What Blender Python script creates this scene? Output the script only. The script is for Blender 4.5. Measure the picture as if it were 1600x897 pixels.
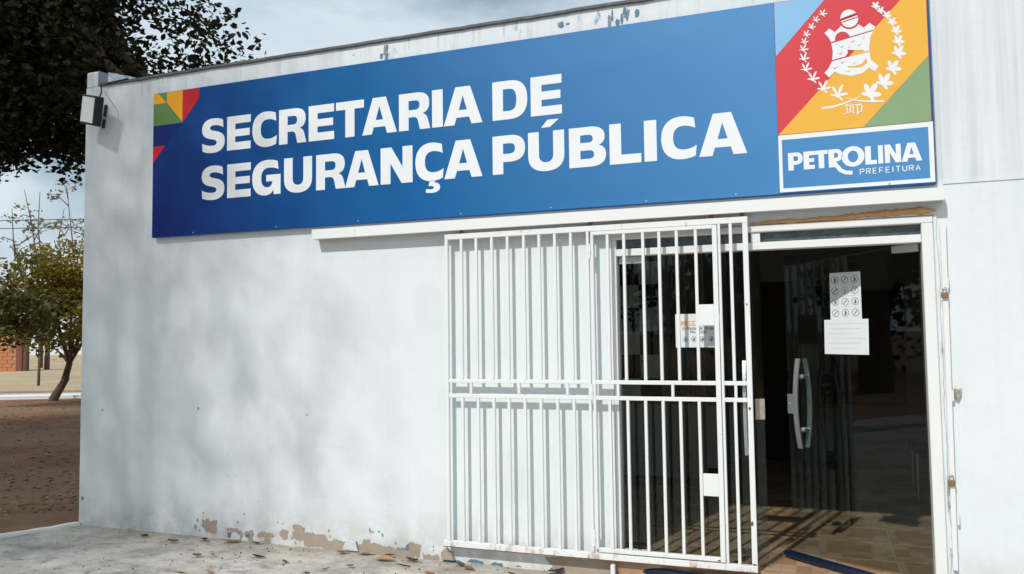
import bpy, bmesh, math, random
import numpy as np
from mathutils import Vector, Matrix
from mathutils.geometry import tessellate_polygon
from mathutils import noise as mnoise

for o in list(bpy.data.objects): bpy.data.objects.remove(o)
SC = bpy.context.scene
COL = SC.collection
rnd = random.Random(7)

# ------------------------------------------------------------------ camera
CX, CY, CZ = 5.97986, -5.32199, 1.57
YAW, PITCH, ROLL, FPX = -0.358303, 0.0588486, -0.0129362, 1273.825
def cam_axes():
    cy, sy, cp, sp = math.cos(YAW), math.sin(YAW), math.cos(PITCH), math.sin(PITCH)
    f = Vector((sy*cp, cy*cp, sp)); r = Vector((cy, -sy, 0)); u = r.cross(f)
    cr, sr = math.cos(ROLL), math.sin(ROLL)
    return cr*r + sr*u, -sr*r + cr*u, f
CR, CU, CF = cam_axes()
cam = bpy.data.cameras.new('camera'); camo = bpy.data.objects.new('camera', cam); COL.objects.link(camo)
M = Matrix((CR, CU, -CF)).transposed().to_4x4(); M.translation = (CX, CY, CZ); camo.matrix_world = M
cam.sensor_fit = 'HORIZONTAL'; cam.sensor_width = 36; cam.lens = FPX/1600*36
cam.clip_start = 0.05; cam.clip_end = 3000
SC.camera = camo

# ------------------------------------------------------------------ light
SUN_DIR = Vector((0.27, 1.0, -1.02)).normalized()
sl = bpy.data.lights.new('sun', 'SUN'); sl.energy = 2.95; sl.angle = math.radians(0.9); sl.color = (1.0, 0.97, 0.925)
so = bpy.data.objects.new('sun', sl); COL.objects.link(so)
so.rotation_euler = SUN_DIR.to_track_quat('-Z', 'Y').to_euler()
W = bpy.data.worlds.new('World'); SC.world = W; W.use_nodes = True
nt = W.node_tree; nt.nodes.clear()
def wn(t, **k):
    n = nt.nodes.new(t)
    for a, b in k.items(): setattr(n, a, b)
    return n
sky = wn('ShaderNodeTexSky', sky_type='NISHITA'); sky.sun_disc = False
sky.sun_elevation = math.asin(-SUN_DIR.z); sky.sun_rotation = math.atan2(-SUN_DIR.x, -SUN_DIR.y)
sky.air_density = 1.1; sky.dust_density = 1.2; sky.ozone_density = 1.4
tc = wn('ShaderNodeTexCoord'); mp = wn('ShaderNodeMapping'); mp.inputs['Scale'].default_value = (1.0, 1.0, 2.6)
mp.inputs['Location'].default_value = (0.35, 0.1, 0.35)
n1 = wn('ShaderNodeTexNoise'); n1.inputs['Scale'].default_value = 2.3; n1.inputs['Detail'].default_value = 7; n1.inputs['Roughness'].default_value = .55
rp = wn('ShaderNodeValToRGB'); rp.color_ramp.elements[0].position = .28; rp.color_ramp.elements[1].position = .50
n2 = wn('ShaderNodeTexNoise'); n2.inputs['Scale'].default_value = 4.5; n2.inputs['Detail'].default_value = 6
rp2 = wn('ShaderNodeValToRGB'); rp2.color_ramp.elements[0].position = .3; rp2.color_ramp.elements[1].position = .7
rp2.color_ramp.elements[0].color = (5.6, 7.1, 8.2, 1); rp2.color_ramp.elements[1].color = (7.4, 8.2, 8.8, 1)
mx = wn('ShaderNodeMix', data_type='RGBA')
bg = wn('ShaderNodeBackground'); bg.inputs['Strength'].default_value = 0.10
wo = wn('ShaderNodeOutputWorld')
L = nt.links.new
L(tc.outputs['Generated'], mp.inputs['Vector']); L(mp.outputs[0], n1.inputs['Vector']); L(mp.outputs[0], n2.inputs['Vector'])
L(n1.outputs['Fac'], rp.inputs[0]); L(n2.outputs['Fac'], rp2.inputs[0])
L(rp.outputs[0], mx.inputs['Factor']); L(sky.outputs[0], mx.inputs['A']); L(rp2.outputs[0], mx.inputs['B'])
L(mx.outputs['Result'], bg.inputs['Color']); L(bg.outputs[0], wo.inputs['Surface'])
SC.view_settings.view_transform = 'Standard'; SC.view_settings.look = 'None'; SC.view_settings.gamma = 1
SC.view_settings.exposure = 0.0
SC.render.engine = 'CYCLES'
SC.cycles.transparent_max_bounces = 16; SC.cycles.max_bounces = 8

# ------------------------------------------------------------------ helpers
def ray(px, py): return CF + (px-800)/FPX*CR - (py-448.5)/FPX*CU
CAM = Vector((CX, CY, CZ))
def at(px, py, Y=0.0):
    d = ray(px, py); return CAM + d*((Y-CY)/d.y)
def atz(px, py, Z=0.0):
    d = ray(px, py); return CAM + d*((Z-CZ)/d.z)
def atp(px, py, p0, n):
    d = ray(px, py); return CAM + d*((p0-CAM).dot(n)/d.dot(n))
def atd(px, py, depth): return CAM + ray(px, py)*depth

def tag(o, label=None, cat=None, group=None, kind=None):
    if label: o['label'] = label
    if cat: o['category'] = cat
    if group: o['group'] = group
    if kind: o['kind'] = kind
    return o
def empty(name, loc=(0, 0, 0), label=None, cat=None, group=None):
    o = bpy.data.objects.new(name, None); COL.objects.link(o); o.location = loc; o.empty_display_size = .1
    return tag(o, label, cat, group)

class MB:
    def __init__(s): s.v = []; s.f = []; s.sm = []
    def add(s, vs, fs, smooth=False):
        b = len(s.v); s.v += [tuple(v) for v in vs]; s.f += [tuple(i+b for i in f) for f in fs]; s.sm += [smooth]*len(fs)
    def box(s, x0, x1, y0, y1, z0, z1, m=None):
        v = [Vector((x, y, z)) for x in (x0, x1) for y in (y0, y1) for z in (z0, z1)]
        if m: v = [m @ p for p in v]
        s.add(v, [(0, 1, 3, 2), (4, 6, 7, 5), (0, 4, 5, 1), (2, 3, 7, 6), (0, 2, 6, 4), (1, 5, 7, 3)])
    def cbox(s, x0, x1, y0, y1, z0, z1, c=.003, m=None):
        # chamfered box
        bm = bmesh.new(); bmesh.ops.create_cube(bm, size=1)
        for v in bm.verts: v.co = Vector(((x0+x1)/2+v.co.x*(x1-x0), (y0+y1)/2+v.co.y*(y1-y0), (z0+z1)/2+v.co.z*(z1-z0)))
        bmesh.ops.bevel(bm, geom=list(bm.edges), offset=c, segments=1, affect='EDGES')
        vs = [m @ v.co if m else v.co.copy() for v in bm.verts]; bm.verts.index_update()
        s.add(vs, [[v.index for v in f.verts] for f in bm.faces]); bm.free()
    def tube(s, pts, rad, n=8, cap=True, smooth=True):
        pts = [Vector(p) for p in pts]; rings = []
        if not hasattr(rad, '__len__'): rad = [rad]*len(pts)
        up = None; vs = []
        for i, p in enumerate(pts):
            t = (pts[min(i+1, len(pts)-1)]-pts[max(i-1, 0)]).normalized()
            if up is None: up = Vector((0, 0, 1)) if abs(t.z) < .9 else Vector((1, 0, 0))
            a = t.cross(up).normalized(); b = a.cross(t).normalized(); up = b
            for k in range(n):
                an = 2*math.pi*k/n; vs.append(p + (a*math.cos(an)+b*math.sin(an))*rad[i])
        fs = [(i*n+k, i*n+(k+1) % n, (i+1)*n+(k+1) % n, (i+1)*n+k) for i in range(len(pts)-1) for k in range(n)]
        s.add(vs, fs, smooth)
        if cap: s.add(vs[:n], [tuple(range(n))]); s.add(vs[-n:], [tuple(reversed(range(n)))])
    def prism(s, outer, holes=(), y=0.0, t=.001, fr=None):
        """flat shape in (x,z) with front at y-t and thickness t; fr maps (x,z,depth)->world"""
        loops = [[Vector((p[0], p[1], 0)) for p in lp] for lp in [outer]+list(holes)]
        flat = [p for lp in loops for p in lp]
        tris = tessellate_polygon(loops)
        fr = fr or (lambda x, z, d: Vector((x, y-d, z)))
        vs = [fr(p.x, p.y, t) for p in flat]
        fs = []
        for a, b, c in tris:
            n = (flat[b]-flat[a]).cross(flat[c]-flat[a]).z
            fs.append((a, b, c) if n > 0 else (a, c, b))
        s.add(vs, fs)
        for lp in loops:
            n = len(lp); area = sum(lp[i].x*lp[(i+1) % n].y-lp[(i+1) % n].x*lp[i].y for i in range(n))
            q = [fr(p.x, p.y, t) for p in lp]+[fr(p.x, p.y, 0) for p in lp]
            s.add(q, [(i, i+n, (i+1) % n+n, (i+1) % n) for i in range(n)])
    def build(s, name, mat, parent=None, **k):
        me = bpy.data.meshes.new(name); me.from_pydata(s.v, [], s.f)
        me.polygons.foreach_set('use_smooth', s.sm); me.materials.append(mat); me.update()
        o = bpy.data.objects.new(name, me); COL.objects.link(o)
        if parent:
            o.parent = parent
            o.matrix_parent_inverse = Matrix.Identity(4)
            wl = Vector((0, 0, 0)); q = parent
            while q: wl += q.location; q = q.parent
            o.location = -wl
        return tag(o, **k)
def bx(name, mat, parent, *a, c=None, m=None, **k):
    b = MB()
    if c: b.cbox(*a, c=c, m=m)
    else: b.box(*a, m=m)
    return b.build(name, mat, parent, **k)

# ------------------------------------------------------------------ materials
class Nodes:
    def __init__(s, name):
        s.m = bpy.data.materials.new(name); s.m.use_nodes = True; s.t = s.m.node_tree
        s.b = s.t.nodes['Principled BSDF']; s.out = s.t.nodes['Material Output']
        s.co = s.n('ShaderNodeTexCoord').outputs['Object']
    def n(s, t, **k):
        n = s.t.nodes.new(t)
        for a, b in k.items(): setattr(n, a, b)
        return n
    def l(s, a, b): s.t.links.new(a, b)
    def put(s, sock, v):
        if hasattr(v, 'links'): s.l(v, sock)
        else: sock.default_value = v
    def mapping(s, sc=(1, 1, 1), loc=(0, 0, 0), rot=(0, 0, 0)):
        m = s.n('ShaderNodeMapping'); m.inputs['Scale'].default_value = sc; m.inputs['Location'].default_value = loc; m.inputs['Rotation'].default_value = rot
        s.l(s.co, m.inputs[0]); return m.outputs[0]
    def noise(s, scale, det=4, rough=.5, vec=None, dist=0):
        n = s.n('ShaderNodeTexNoise'); n.inputs['Scale'].default_value = scale; n.inputs['Detail'].default_value = det
        n.inputs['Roughness'].default_value = rough; n.inputs['Distortion'].default_value = dist
        s.l(vec if vec is not None else s.co, n.inputs['Vector']); return n.outputs['Fac']
    def ramp(s, fac, a, b, ca=(0, 0, 0, 1), cb=(1, 1, 1, 1)):
        r = s.n('ShaderNodeValToRGB'); e = r.color_ramp.elements
        e[0].position, e[1].position = a, b; e[0].color, e[1].color = ca, cb
        s.l(fac, r.inputs[0]); return r.outputs[0]
    def mix(s, fac, a, b, mode='MIX'):
        m = s.n('ShaderNodeMix', data_type='RGBA', blend_type=mode)
        s.put(m.inputs['Factor'], fac); s.put(m.inputs['A'], a); s.put(m.inputs['B'], b); return m.outputs['Result']
    def math(s, op, a, b=0.0, clamp=False):
        m = s.n('ShaderNodeMath', operation=op, use_clamp=clamp); s.put(m.inputs[0], a); s.put(m.inputs[1], b); return m.outputs[0]
    def xyz(s):
        x = s.n('ShaderNodeSeparateXYZ'); s.l(s.co, x.inputs[0]); return x.outputs
    def win(s, v, a0, a1, b1, b0):
        """smooth window rising a0..a1 falling b1..b0"""
        def mr(x, f, t):
            m = s.n('ShaderNodeMapRange'); s.put(m.inputs[0], x); m.inputs[1].default_value = f; m.inputs[2].default_value = t; return m.outputs[0]
        return s.math('MULTIPLY', mr(v, a0, a1), mr(v, b0, b1))
    def bump(s, h, strength=.3, dist=.01):
        b = s.n('ShaderNodeBump'); b.inputs['Strength'].default_value = strength; b.inputs['Distance'].default_value = dist
        s.l(h, b.inputs['Height']); s.l(b.outputs[0], s.b.inputs['Normal'])
    def set(s, color=None, rough=None, spec=None, metal=None):
        if color is not None: s.put(s.b.inputs['Base Color'], color)
        if rough is not None: s.put(s.b.inputs['Roughness'], rough)
        if spec is not None: s.b.inputs['Specular IOR Level'].default_value = spec
        if metal is not None: s.b.inputs['Metallic'].default_value = metal
        return s.m
def c4(r, g, b): return (r, g, b, 1)
MAT = {}
def plain(name, col, rough=.6, spec=.4, metal=0, var=.15, scale=30, bump=0):
    N = Nodes(name); f = N.noise(scale, 4)
    dk = c4(*[c*(1-var) for c in col]); lt = c4(*[min(1, c*(1+var)) for c in col])
    N.set(N.mix(f, dk, lt), rough, spec, metal)
    if bump: N.bump(f, bump, .004)
    MAT[name] = N.m; return N.m

# --- white painted wall
N = Nodes('wall_paint'); x, y, z = N.xyz()
base = N.mix(N.noise(.9, 5), c4(.685, .742, .762), c4(.785, .815, .825))
streak = N.noise(1.0, 6, .6, N.mapping((9, 9, .55)))
stk = N.math('MULTIPLY', N.ramp(streak, .5, .78), N.win(z, 1.6, 3.8, 4.5, 5))
base = N.mix(N.math('MULTIPLY', stk, .45), base, c4(.42, .45, .46))
# grey run-off stains high on the wall right of the sign
st2 = N.math('MULTIPLY', N.ramp(N.noise(1.0, 5, .6, N.mapping((16, 16, .35), (3, 0, 0))), .38, .72), N.win(x, 6.4, 6.75, 9, 9.2))
st2 = N.math('MULTIPLY', st2, N.win(z, 2.40, 2.46, 3.0, 4.2))
base = N.mix(N.math('MULTIPLY', st2, .55), base, c4(.42, .46, .50))
# old blue paint showing through along the parapet strip
bl = N.math('MULTIPLY', N.ramp(N.noise(2.4, 7, .7, N.mapping((3.2, 1, 1.5), (1.3, 0, 0))), .60, .66), N.win(z, 3.62, 3.70, 3.80, 3.86))
base = N.mix(N.math('MULTIPLY', bl, .75), base, c4(.13, .27, .38))
gr = N.math('MULTIPLY', N.ramp(N.noise(1.5, 6, .65, N.mapping((14, 1, 1.2), (5, 0, 2))), .56, .7), N.win(z, 3.60, 3.72, 3.80, 3.9))
base = N.mix(N.math('MULTIPLY', gr, .55), base, c4(.33, .35, .36))
# splash-back dirt at the foot and small scuffs
ft = N.math('MULTIPLY', N.ramp(N.noise(6, 6, .65), .36, .62), N.win(z, -1, -.5, .02, .34))
base = N.mix(N.math('MULTIPLY', ft, .7), base, c4(.46, .42, .37))
sc = N.ramp(N.noise(7, 8, .75, N.mapping((1, 1, .5), (2, 0, 0))), .70, .73)
base = N.mix(N.math('MULTIPLY', sc, .5), base, c4(.36, .39, .41))
sp_ = N.math('MULTIPLY', N.ramp(N.noise(26, 4, .7, N.mapping((1, 1, .6), (9, 0, 0))), .66, .70), N.win(z, -1, -.5, .35, 1.1))
base = N.mix(N.math('MULTIPLY', sp_, N.ramp(N.noise(1.1, 2), .42, .6)), base, c4(.30, .31, .31))
dr_ = N.math('MULTIPLY', N.ramp(N.noise(1.0, 5, .6, N.mapping((22, 22, .5), (1, 0, 7))),   .52, .80), .13)
base = N.mix(dr_, base, c4(.50, .56, .585))
N.set(base, .72, .25)
hb = N.math('ADD', N.noise(3.2, 3), N.math('MULTIPLY', N.noise(60, 5, .7), .22))
hb = N.math('ADD', hb, N.math('MULTIPLY', N.noise(13, 4, .6, N.mapping((1, 1, .45))), .35))
N.bump(hb, .38, .02); MAT['wall'] = N.m
# --- bare plaster, concrete
N = Nodes('bare_plaster'); f = N.noise(28, 7, .7); g = N.noise(5, 4)
N.set(N.mix(g, N.mix(f, c4(.26, .205, .155), c4(.44, .36, .28)), N.mix(f, c4(.36, .31, .26), c4(.52, .46, .38))), .95, .1); N.bump(f, .7, .008); MAT['plaster'] = N.m
plain('old_blue_paint', (.12, .22, .30), .7, .3, var=.4, scale=60)
N = Nodes('concrete_paving'); f = N.noise(2.6, 8, .62); g = N.noise(18, 8, .7); h = N.noise(.7, 3)
cc = N.mix(N.ramp(f, .33, .66), c4(.32, .29, .25), c4(.63, .59, .53)); cc = N.mix(N.math('MULTIPLY', N.ramp(g, .5, .75), .6), cc, c4(.72, .70, .65))
cc = N.mix(N.math('MULTIPLY', N.ramp(N.noise(5, 6, .7, N.mapping((1, 1.6, 1), (4, 1, 0))), .52, .64), .65), cc, c4(.21, .20, .185))
cc = N.mix(N.math('MULTIPLY', N.ramp(N.noise(40, 6, .8), .62, .70), .8), cc, c4(.15, .13, .11))
x, y, z = N.xyz()
cc = N.mix(N.math('MULTIPLY', N.math('MULTIPLY', N.win(y, -.5, -.05, 1, 2), N.noise(5, 5)), .8), cc, c4(.36, .29, .22))
N.set(cc, .93, .15); N.bump(N.math('ADD', f, N.math('MULTIPLY', g, .6)), .8, .03); MAT['paving'] = N.m
plain('white_kerb_paint', (.74, .75, .74), .8, .2, var=.12, scale=14, bump=.4)
plain('coping_cement', (.14, .145, .15), .9, .2, var=.5, scale=16, bump=.5)
plain('grey_block', (.26, .29, .31), .9, .2, var=.2, scale=18, bump=.5)
N = Nodes('foil_membrane'); f = N.noise(14, 6, .7, None, 1.5); N.set(N.mix(f, c4(.45, .58, .66), c4(.93, .95, .96)), .33, .5, .65); N.bump(N.noise(9, 4, .6, None, 1), 1.0, .09); MAT['foil'] = N.m
# --- sun-browned enamel on steel
def steel(name, col, rust_lo, rust_hi, zr=None):
    N = Nodes(name); x, y, z = N.xyz(); f = N.noise(9, 8, .72)
    r = N.ramp(f, rust_lo, rust_hi)
    if zr:
        e = N.math('MULTIPLY', N.win(z, zr[0]-1, zr[0]-.9, zr[0], zr[1]), N.ramp(N.noise(11, 6, .7, N.mapping((1, 1, .35), (7, 0, 0))), .52, .68))
        t = N.math('MULTIPLY', N.win(z, 2.18, 2.29, 3, 4), N.ramp(N.noise(5, 6, .7, N.mapping((1, 1, .6), (1, 2, 0))), .60, .72))
        r = N.math('MAXIMUM', r, N.math('MAXIMUM', e, t))
    rc = N.mix(N.noise(45, 5), c4(.11, .035, .014), c4(.38, .15, .055))
    halo = N.ramp(f, rust_lo-.10, rust_hi)
    b0 = N.mix(N.math('MULTIPLY', halo, .25), N.mix(N.noise(3, 4), c4(*[c*.94 for c in col]), c4(*col)), c4(.62, .42, .26))
    N.set(N.mix(r, b0, rc), N.mix(r, (.42,)*3+(1,), (.9,)*3+(1,)), .4); N.bump(N.math('SUBTRACT', N.math('MULTIPLY', N.noise(80, 3), .1), N.math('MULTIPLY', r, .5)), .35, .003)
    MAT[name] = N.m; return N.m
steel('gate_enamel', (.82, .83, .82), .695, .735, (.11, .19))
steel('rail_enamel', (.83, .835, .825), .74, .78)
steel('frame_enamel', (.82, .825, .81), .73, .77)
plain('rust', (.22, .085, .035), .95, .1, var=.5, scale=50, bump=.5)
plain('aluminium', (.55, .57, .57), .38, .5, .85, var=.06, scale=60)
plain('steel_plate', (.55, .50, .42), .42, .5, .7, var=.2, scale=40)
plain('brass_padlock', (.33, .20, .11), .5, .5, .55, var=.3, scale=70)
plain('black_plastic', (.012, .013, .015), .5, .4)
plain('lamp_lens', (.84, .86, .83), .35, .5, var=.04)
N = Nodes('foam_bead'); f = N.noise(16, 6, .7); N.set(N.mix(f, c4(.50, .22, .07), c4(.85, .52, .25)), .85, .2); N.bump(f, .8, .012); MAT['foam'] = N.m
plain('navy_metal', (.004, .013, .036), .32, .5, .0, var=.25, scale=20)
# --- clear tinted pane (thin glass: fresnel mix of tinted see-through and mirror)
N = Nodes('pane_glass'); t = N.t; t.nodes.remove(N.b)
tr = N.n('ShaderNodeBsdfTransparent'); tr.inputs[0].default_value = (.80, .84, .83, 1)
gl = N.n('ShaderNodeBsdfGlossy'); gl.inputs['Roughness'].default_value = .012; gl.inputs['Color'].default_value = (.9, .95, .96, 1)
fr_ = N.n('ShaderNodeFresnel'); fr_.inputs['IOR'].default_value = 1.47; ge_ = N.n('ShaderNodeNewGeometry'); fb_ = N.math('MULTIPLY', fr_.outputs[0], N.math('SUBTRACT', 1.0, ge_.outputs['Backfacing']))
ms = N.n('ShaderNodeMixShader'); N.l(fb_, ms.inputs[0]); N.l(tr.outputs[0], ms.inputs[1]); N.l(gl.outputs[0], ms.inputs[2])
N.l(ms.outputs[0], N.out.inputs['Surface']); MAT['glass'] = N.m
N = Nodes('dusty_pane'); f = N.noise(12, 6, .7, N.mapping((1, 1, 2)))
N.set(N.mix(N.ramp(f, .3, .7), c4(.03, .04, .045), c4(.14, .17, .18)), .25, .5); MAT['dusty'] = N.m
# --- interior
plain('room_wall', (.30, .31, .27), .85, .2, var=.06, scale=3)
plain('room_ceiling', (.45, .45, .42), .9, .1, var=.04)
plain('dark_wood', (.035, .026, .020), .6, .3, var=.3, scale=14)
plain('curtain_cloth', (.22, .195, .155), .9, .1, var=.15, scale=10)
N = Nodes('floor_tile')
bk = N.n('ShaderNodeTexBrick'); bk.offset = .5; bk.offset_frequency = 1; bk.squash = 1
bk.inputs['Scale'].default_value = 1; bk.inputs['Brick Width'].default_value = .09; bk.inputs['Row Height'].default_value = .09; bk.inputs['Mortar Size'].default_value = .0015; bk.inputs['Bias'].default_value = -.1
bk.inputs['Color1'].default_value = (.36, .195, .105, 1); bk.inputs['Color2'].default_value = (.56, .39, .25, 1); bk.inputs['Mortar'].default_value = (.30, .22, .15, 1)
N.l(N.co, bk.inputs['Vector']); g = N.noise(30, 5, .6, N.mapping((1, 6, 1)))
N.set(N.mix(.22, bk.outputs['Color'], N.mix(g, c4(.22, .13, .08), c4(.55, .40, .27))), .28, .5); MAT['tile'] = N.m
plain('tile_grout', (.40, .35, .28), .9, .1)
# --- sign print
def vinyl(name, col, rough=.41, var=.04):
    N = Nodes(name); f = N.noise(1.2, 3)
    N.set(N.mix(f, c4(*[c*(1-var) for c in col]), c4(*[min(1, c*(1+var)) for c in col])), N.math('ADD', N.math('MULTIPLY', N.noise(4, 6, .6), .10), rough-.05), .32)
    N.bump(N.math('ADD', N.noise(1.6, 2, .4), N.math('MULTIPLY', N.noise(14, 3), .03)), .22, .05)
    MAT[name] = N.m; return N.m
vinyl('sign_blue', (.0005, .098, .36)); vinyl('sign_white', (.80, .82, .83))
def print_glare_gradient(m):  # navy left is printed; the paler right end has glare painted in
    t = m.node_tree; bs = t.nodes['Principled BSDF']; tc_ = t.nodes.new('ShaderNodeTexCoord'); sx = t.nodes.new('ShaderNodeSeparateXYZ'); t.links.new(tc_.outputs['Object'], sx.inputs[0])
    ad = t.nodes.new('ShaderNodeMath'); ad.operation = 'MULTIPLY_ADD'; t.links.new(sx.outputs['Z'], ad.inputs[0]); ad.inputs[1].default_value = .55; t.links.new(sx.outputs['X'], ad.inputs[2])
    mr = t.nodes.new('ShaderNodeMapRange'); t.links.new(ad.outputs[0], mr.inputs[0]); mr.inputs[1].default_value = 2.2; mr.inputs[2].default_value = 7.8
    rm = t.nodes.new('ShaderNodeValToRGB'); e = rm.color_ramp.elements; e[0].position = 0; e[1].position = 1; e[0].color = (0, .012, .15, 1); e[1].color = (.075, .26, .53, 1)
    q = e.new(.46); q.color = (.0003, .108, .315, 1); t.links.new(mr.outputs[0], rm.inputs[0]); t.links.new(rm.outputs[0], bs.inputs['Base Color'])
print_glare_gradient(MAT['sign_blue'])
vinyl('sign_red', (.56, .018, .035)); vinyl('sign_yellow', (.80, .36, .018)); vinyl('sign_green', (.115, .235, .075)); vinyl('sign_sky', (.16, .38, .68)); vinyl('sign_navy', (.003, .022, .16))
vinyl('crest_red', (.64, .055, .065)); vinyl('crest_yellow', (.83, .44, .06)); vinyl('crest_green', (.24, .37, .19)); vinyl('crest_sky', (.25, .48, .74))  # crest hues lightened: the glare veil is mixed into the colour
vinyl('sign_edge', (.008, .09, .27))
plain('paper', (.74, .78, .78), .85, .1, var=.05, scale=8, bump=.3)
plain('print_grey', (.16, .17, .17), .85, .1, var=.3, scale=90)
plain('print_faint', (.64, .67, .67), .85, .1, var=.1, scale=90)
plain('print_red', (.22, .08, .06), .85, .1, var=.3, scale=90)
plain('print_tan', (.50, .40, .32), .85, .1)
plain('print_orange', (.78, .42, .27), .85, .1)
# --- nature
N = Nodes('dirt'); f = N.noise(1.3, 8, .62); g = N.noise(9, 8, .75); h = N.noise(.35, 3)
d = N.mix(N.ramp(f, .3, .7), c4(.15, .075, .045), c4(.32, .17, .10)); d = N.mix(N.math('MULTIPLY', N.ramp(g, .5, .7), .6), d, c4(.36, .20, .12))
d = N.mix(N.math('MULTIPLY', N.ramp(h, .45, .6), .5), d, c4(.33, .24, .155)); d = N.mix(N.ramp(N.noise(30, 6, .8), .60, .68), d, c4(.045, .032, .025))
N.set(d, .97, .1); N.bump(g, .8, .06); MAT['dirt'] = N.m
N = Nodes('dry_sand'); f = N.noise(.25, 7, .6); g = N.noise(2.5, 8, .7)
N.set(N.mix(N.math('MULTIPLY', N.ramp(g, .45, .7), .4), N.mix(N.ramp(f, .3, .7), c4(.36, .27, .165), c4(.52, .42, .28)), c4(.26, .22, .11)), .97, .1); N.bump(g, .6, .1); MAT['sand'] = N.m
plain('path_concrete', (.40, .38, .35), .95, .1, var=.2, scale=2)
plain('pebble', (.22, .21, .20), .9, .2, var=.5, scale=7)
plain('bark', (.10, .07, .05), .95, .1, var=.45, scale=14, bump=.8)
plain('twig_bark', (.17, .14, .11), .95, .1, var=.3, scale=14)
def leafmat(name, a, b, c=None, rough=.5, trans=.25):
    N = Nodes(name); f = N.noise(.9, 3); g = N.noise(14, 2)
    col = N.mix(N.ramp(f, .35, .65), c4(*a), c4(*b))
    if c: col = N.mix(N.ramp(g, .58, .66), col, c4(*c))
    N.set(col, rough, .2)
    t = N.n('ShaderNodeBsdfTranslucent'); N.l(col, t.inputs[0]); m = N.n('ShaderNodeMixShader'); m.inputs[0].default_value = trans
    N.l(N.b.outputs[0], m.inputs[1]); N.l(t.outputs[0], m.inputs[2]); N.l(m.outputs[0], N.out.inputs['Surface']); MAT[name] = N.m
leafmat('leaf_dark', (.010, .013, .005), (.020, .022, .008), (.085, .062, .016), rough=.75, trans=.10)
leafmat('leaf_olive', (.13, .115, .02), (.26, .20, .032), (.42, .28, .045), trans=.35)
leafmat('leaf_green', (.07, .075, .018), (.13, .12, .028), (.22, .16, .035))
leafmat('leaf_pale', (.20, .19, .12), (.28, .25, .15))
plain('leaf_dry_brown', (.14, .07, .04), .8, .2, var=.4, scale=40)
plain('leaf_dry_tan', (.40, .25, .13), .8, .2, var=.35, scale=40)
plain('leaf_dry_orange', (.24, .11, .05), .8, .2, var=.35, scale=40)
plain('leaf_dry_dark', (.045, .032, .026), .8, .2, var=.4, scale=40)
N = Nodes('brick_face'); f = N.noise(2, 5)
N.set(N.mix(f, c4(.42, .15, .075), c4(.58, .25, .13)), .9, .2); MAT['brick'] = N.m
plain('brick_dark', (.22, .085, .06), .9, .2, var=.2, scale=6)
plain('mortar', (.40, .30, .23), .95, .1)
plain('timber_pole', (.12, .075, .055), .9, .1, var=.3, scale=4)
plain('far_white', (.66, .70, .74), .8, .2, var=.06, scale=.6)
plain('wire', (.03, .035, .04), .7, .3)
plain('far_green', (.06, .075, .04), .9, .1, var=.4, scale=.5)

# ================================================================== SETTING
GZ = -0.11
def sheet(name, mat, x0, x1, y0, y1, z, n=1, amp=0, kind='structure'):
    b = MB(); vs = []; nx = n; ny = n
    for i in range(nx+1):
        for j in range(ny+1):
            X = x0+(x1-x0)*i/nx; Y = y0+(y1-y0)*j/ny
            vs.append((X, Y, z+(amp*mnoise.noise(Vector((X*.7, Y*.7, 0))) if amp else 0)))
    b.add(vs, [(i*(ny+1)+j, (i+1)*(ny+1)+j, (i+1)*(ny+1)+j+1, i*(ny+1)+j+1) for i in range(nx) for j in range(ny)])
    return b.build(name, mat, kind=kind)
sheet('ground', MAT['dirt'], -1200, 1200, -1200, 1200, GZ)
# concrete paving in front of the building (slab, left edge runs out from the corner)
eL = atz(0, 840, 0); eD = (eL-Vector((0, 0, 0))).normalized()
def pav(x): return -.0058*min(max(x, 0), 4)
def slab_poly(off=0): return [(0.02-off, 0.0), (eD.x*14-off, eD.y*14), (12, eD.y*14), (12, 0.0)]
b = MB(); P = slab_poly()
grid = 60; vs = []
for i in range(grid+1):
    for j in range(grid+1):
        v = 1-(1-j/grid)**1.0; yv = eD.y*14*(j/grid)**2
        xl = .02+(eD.x*14-.02)*((j/grid)**2); xx = xl+(12-xl)*i/grid
        zz = .008*mnoise.noise(Vector((xx*3, yv*3, 1)))+.005*mnoise.noise(Vector((xx*9, yv*9, 4)))
        vs.append((xx, yv, (zz if j else 0)+pav(xx)))
b.add(vs, [(i*(grid+1)+j, i*(grid+1)+j+1, (i+1)*(grid+1)+j+1, (i+1)*(grid+1)+j) for i in range(grid) for j in range(grid)], True)
b.add([(P[0][0], P[0][1], 0), (P[1][0], P[1][1], 0), (P[1][0], P[1][1], GZ-.1), (P[0][0], P[0][1], GZ-.1)], [(0, 1, 2, 3)])
b.build('paving', MAT['paving'], kind='structure')
# whitewashed edge of the paving
b = MB(); K = 40; vs = []
for i in range(K+1):
    s_ = 7*(i/K)**1.5; p = Vector((0, 0, 0))+eD*s_; nrm = Vector((eD.y, -eD.x, 0)); nrm = nrm if nrm.x < 0 else -nrm
    w = .05+.02*mnoise.noise(Vector((s_*6, 0, 0))); zt = .022+.012*mnoise.noise(Vector((s_*7, 3, 0)))
    for q, zq in ((.03, -.02), (.03, zt), (-w*.0-.025, zt), (-.04-.01*w, GZ-.1)):
        pp = p-nrm*q if q > 0 else p+nrm*(-q); vs.append((pp.x, pp.y, zq))
b.add(vs, [(i*4+k, i*4+k+1, i*4+5+k, i*4+4+k) for i in range(K) for k in range(3)])
b.build('paving_edge', MAT['white_kerb_paint'], kind='structure')

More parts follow.
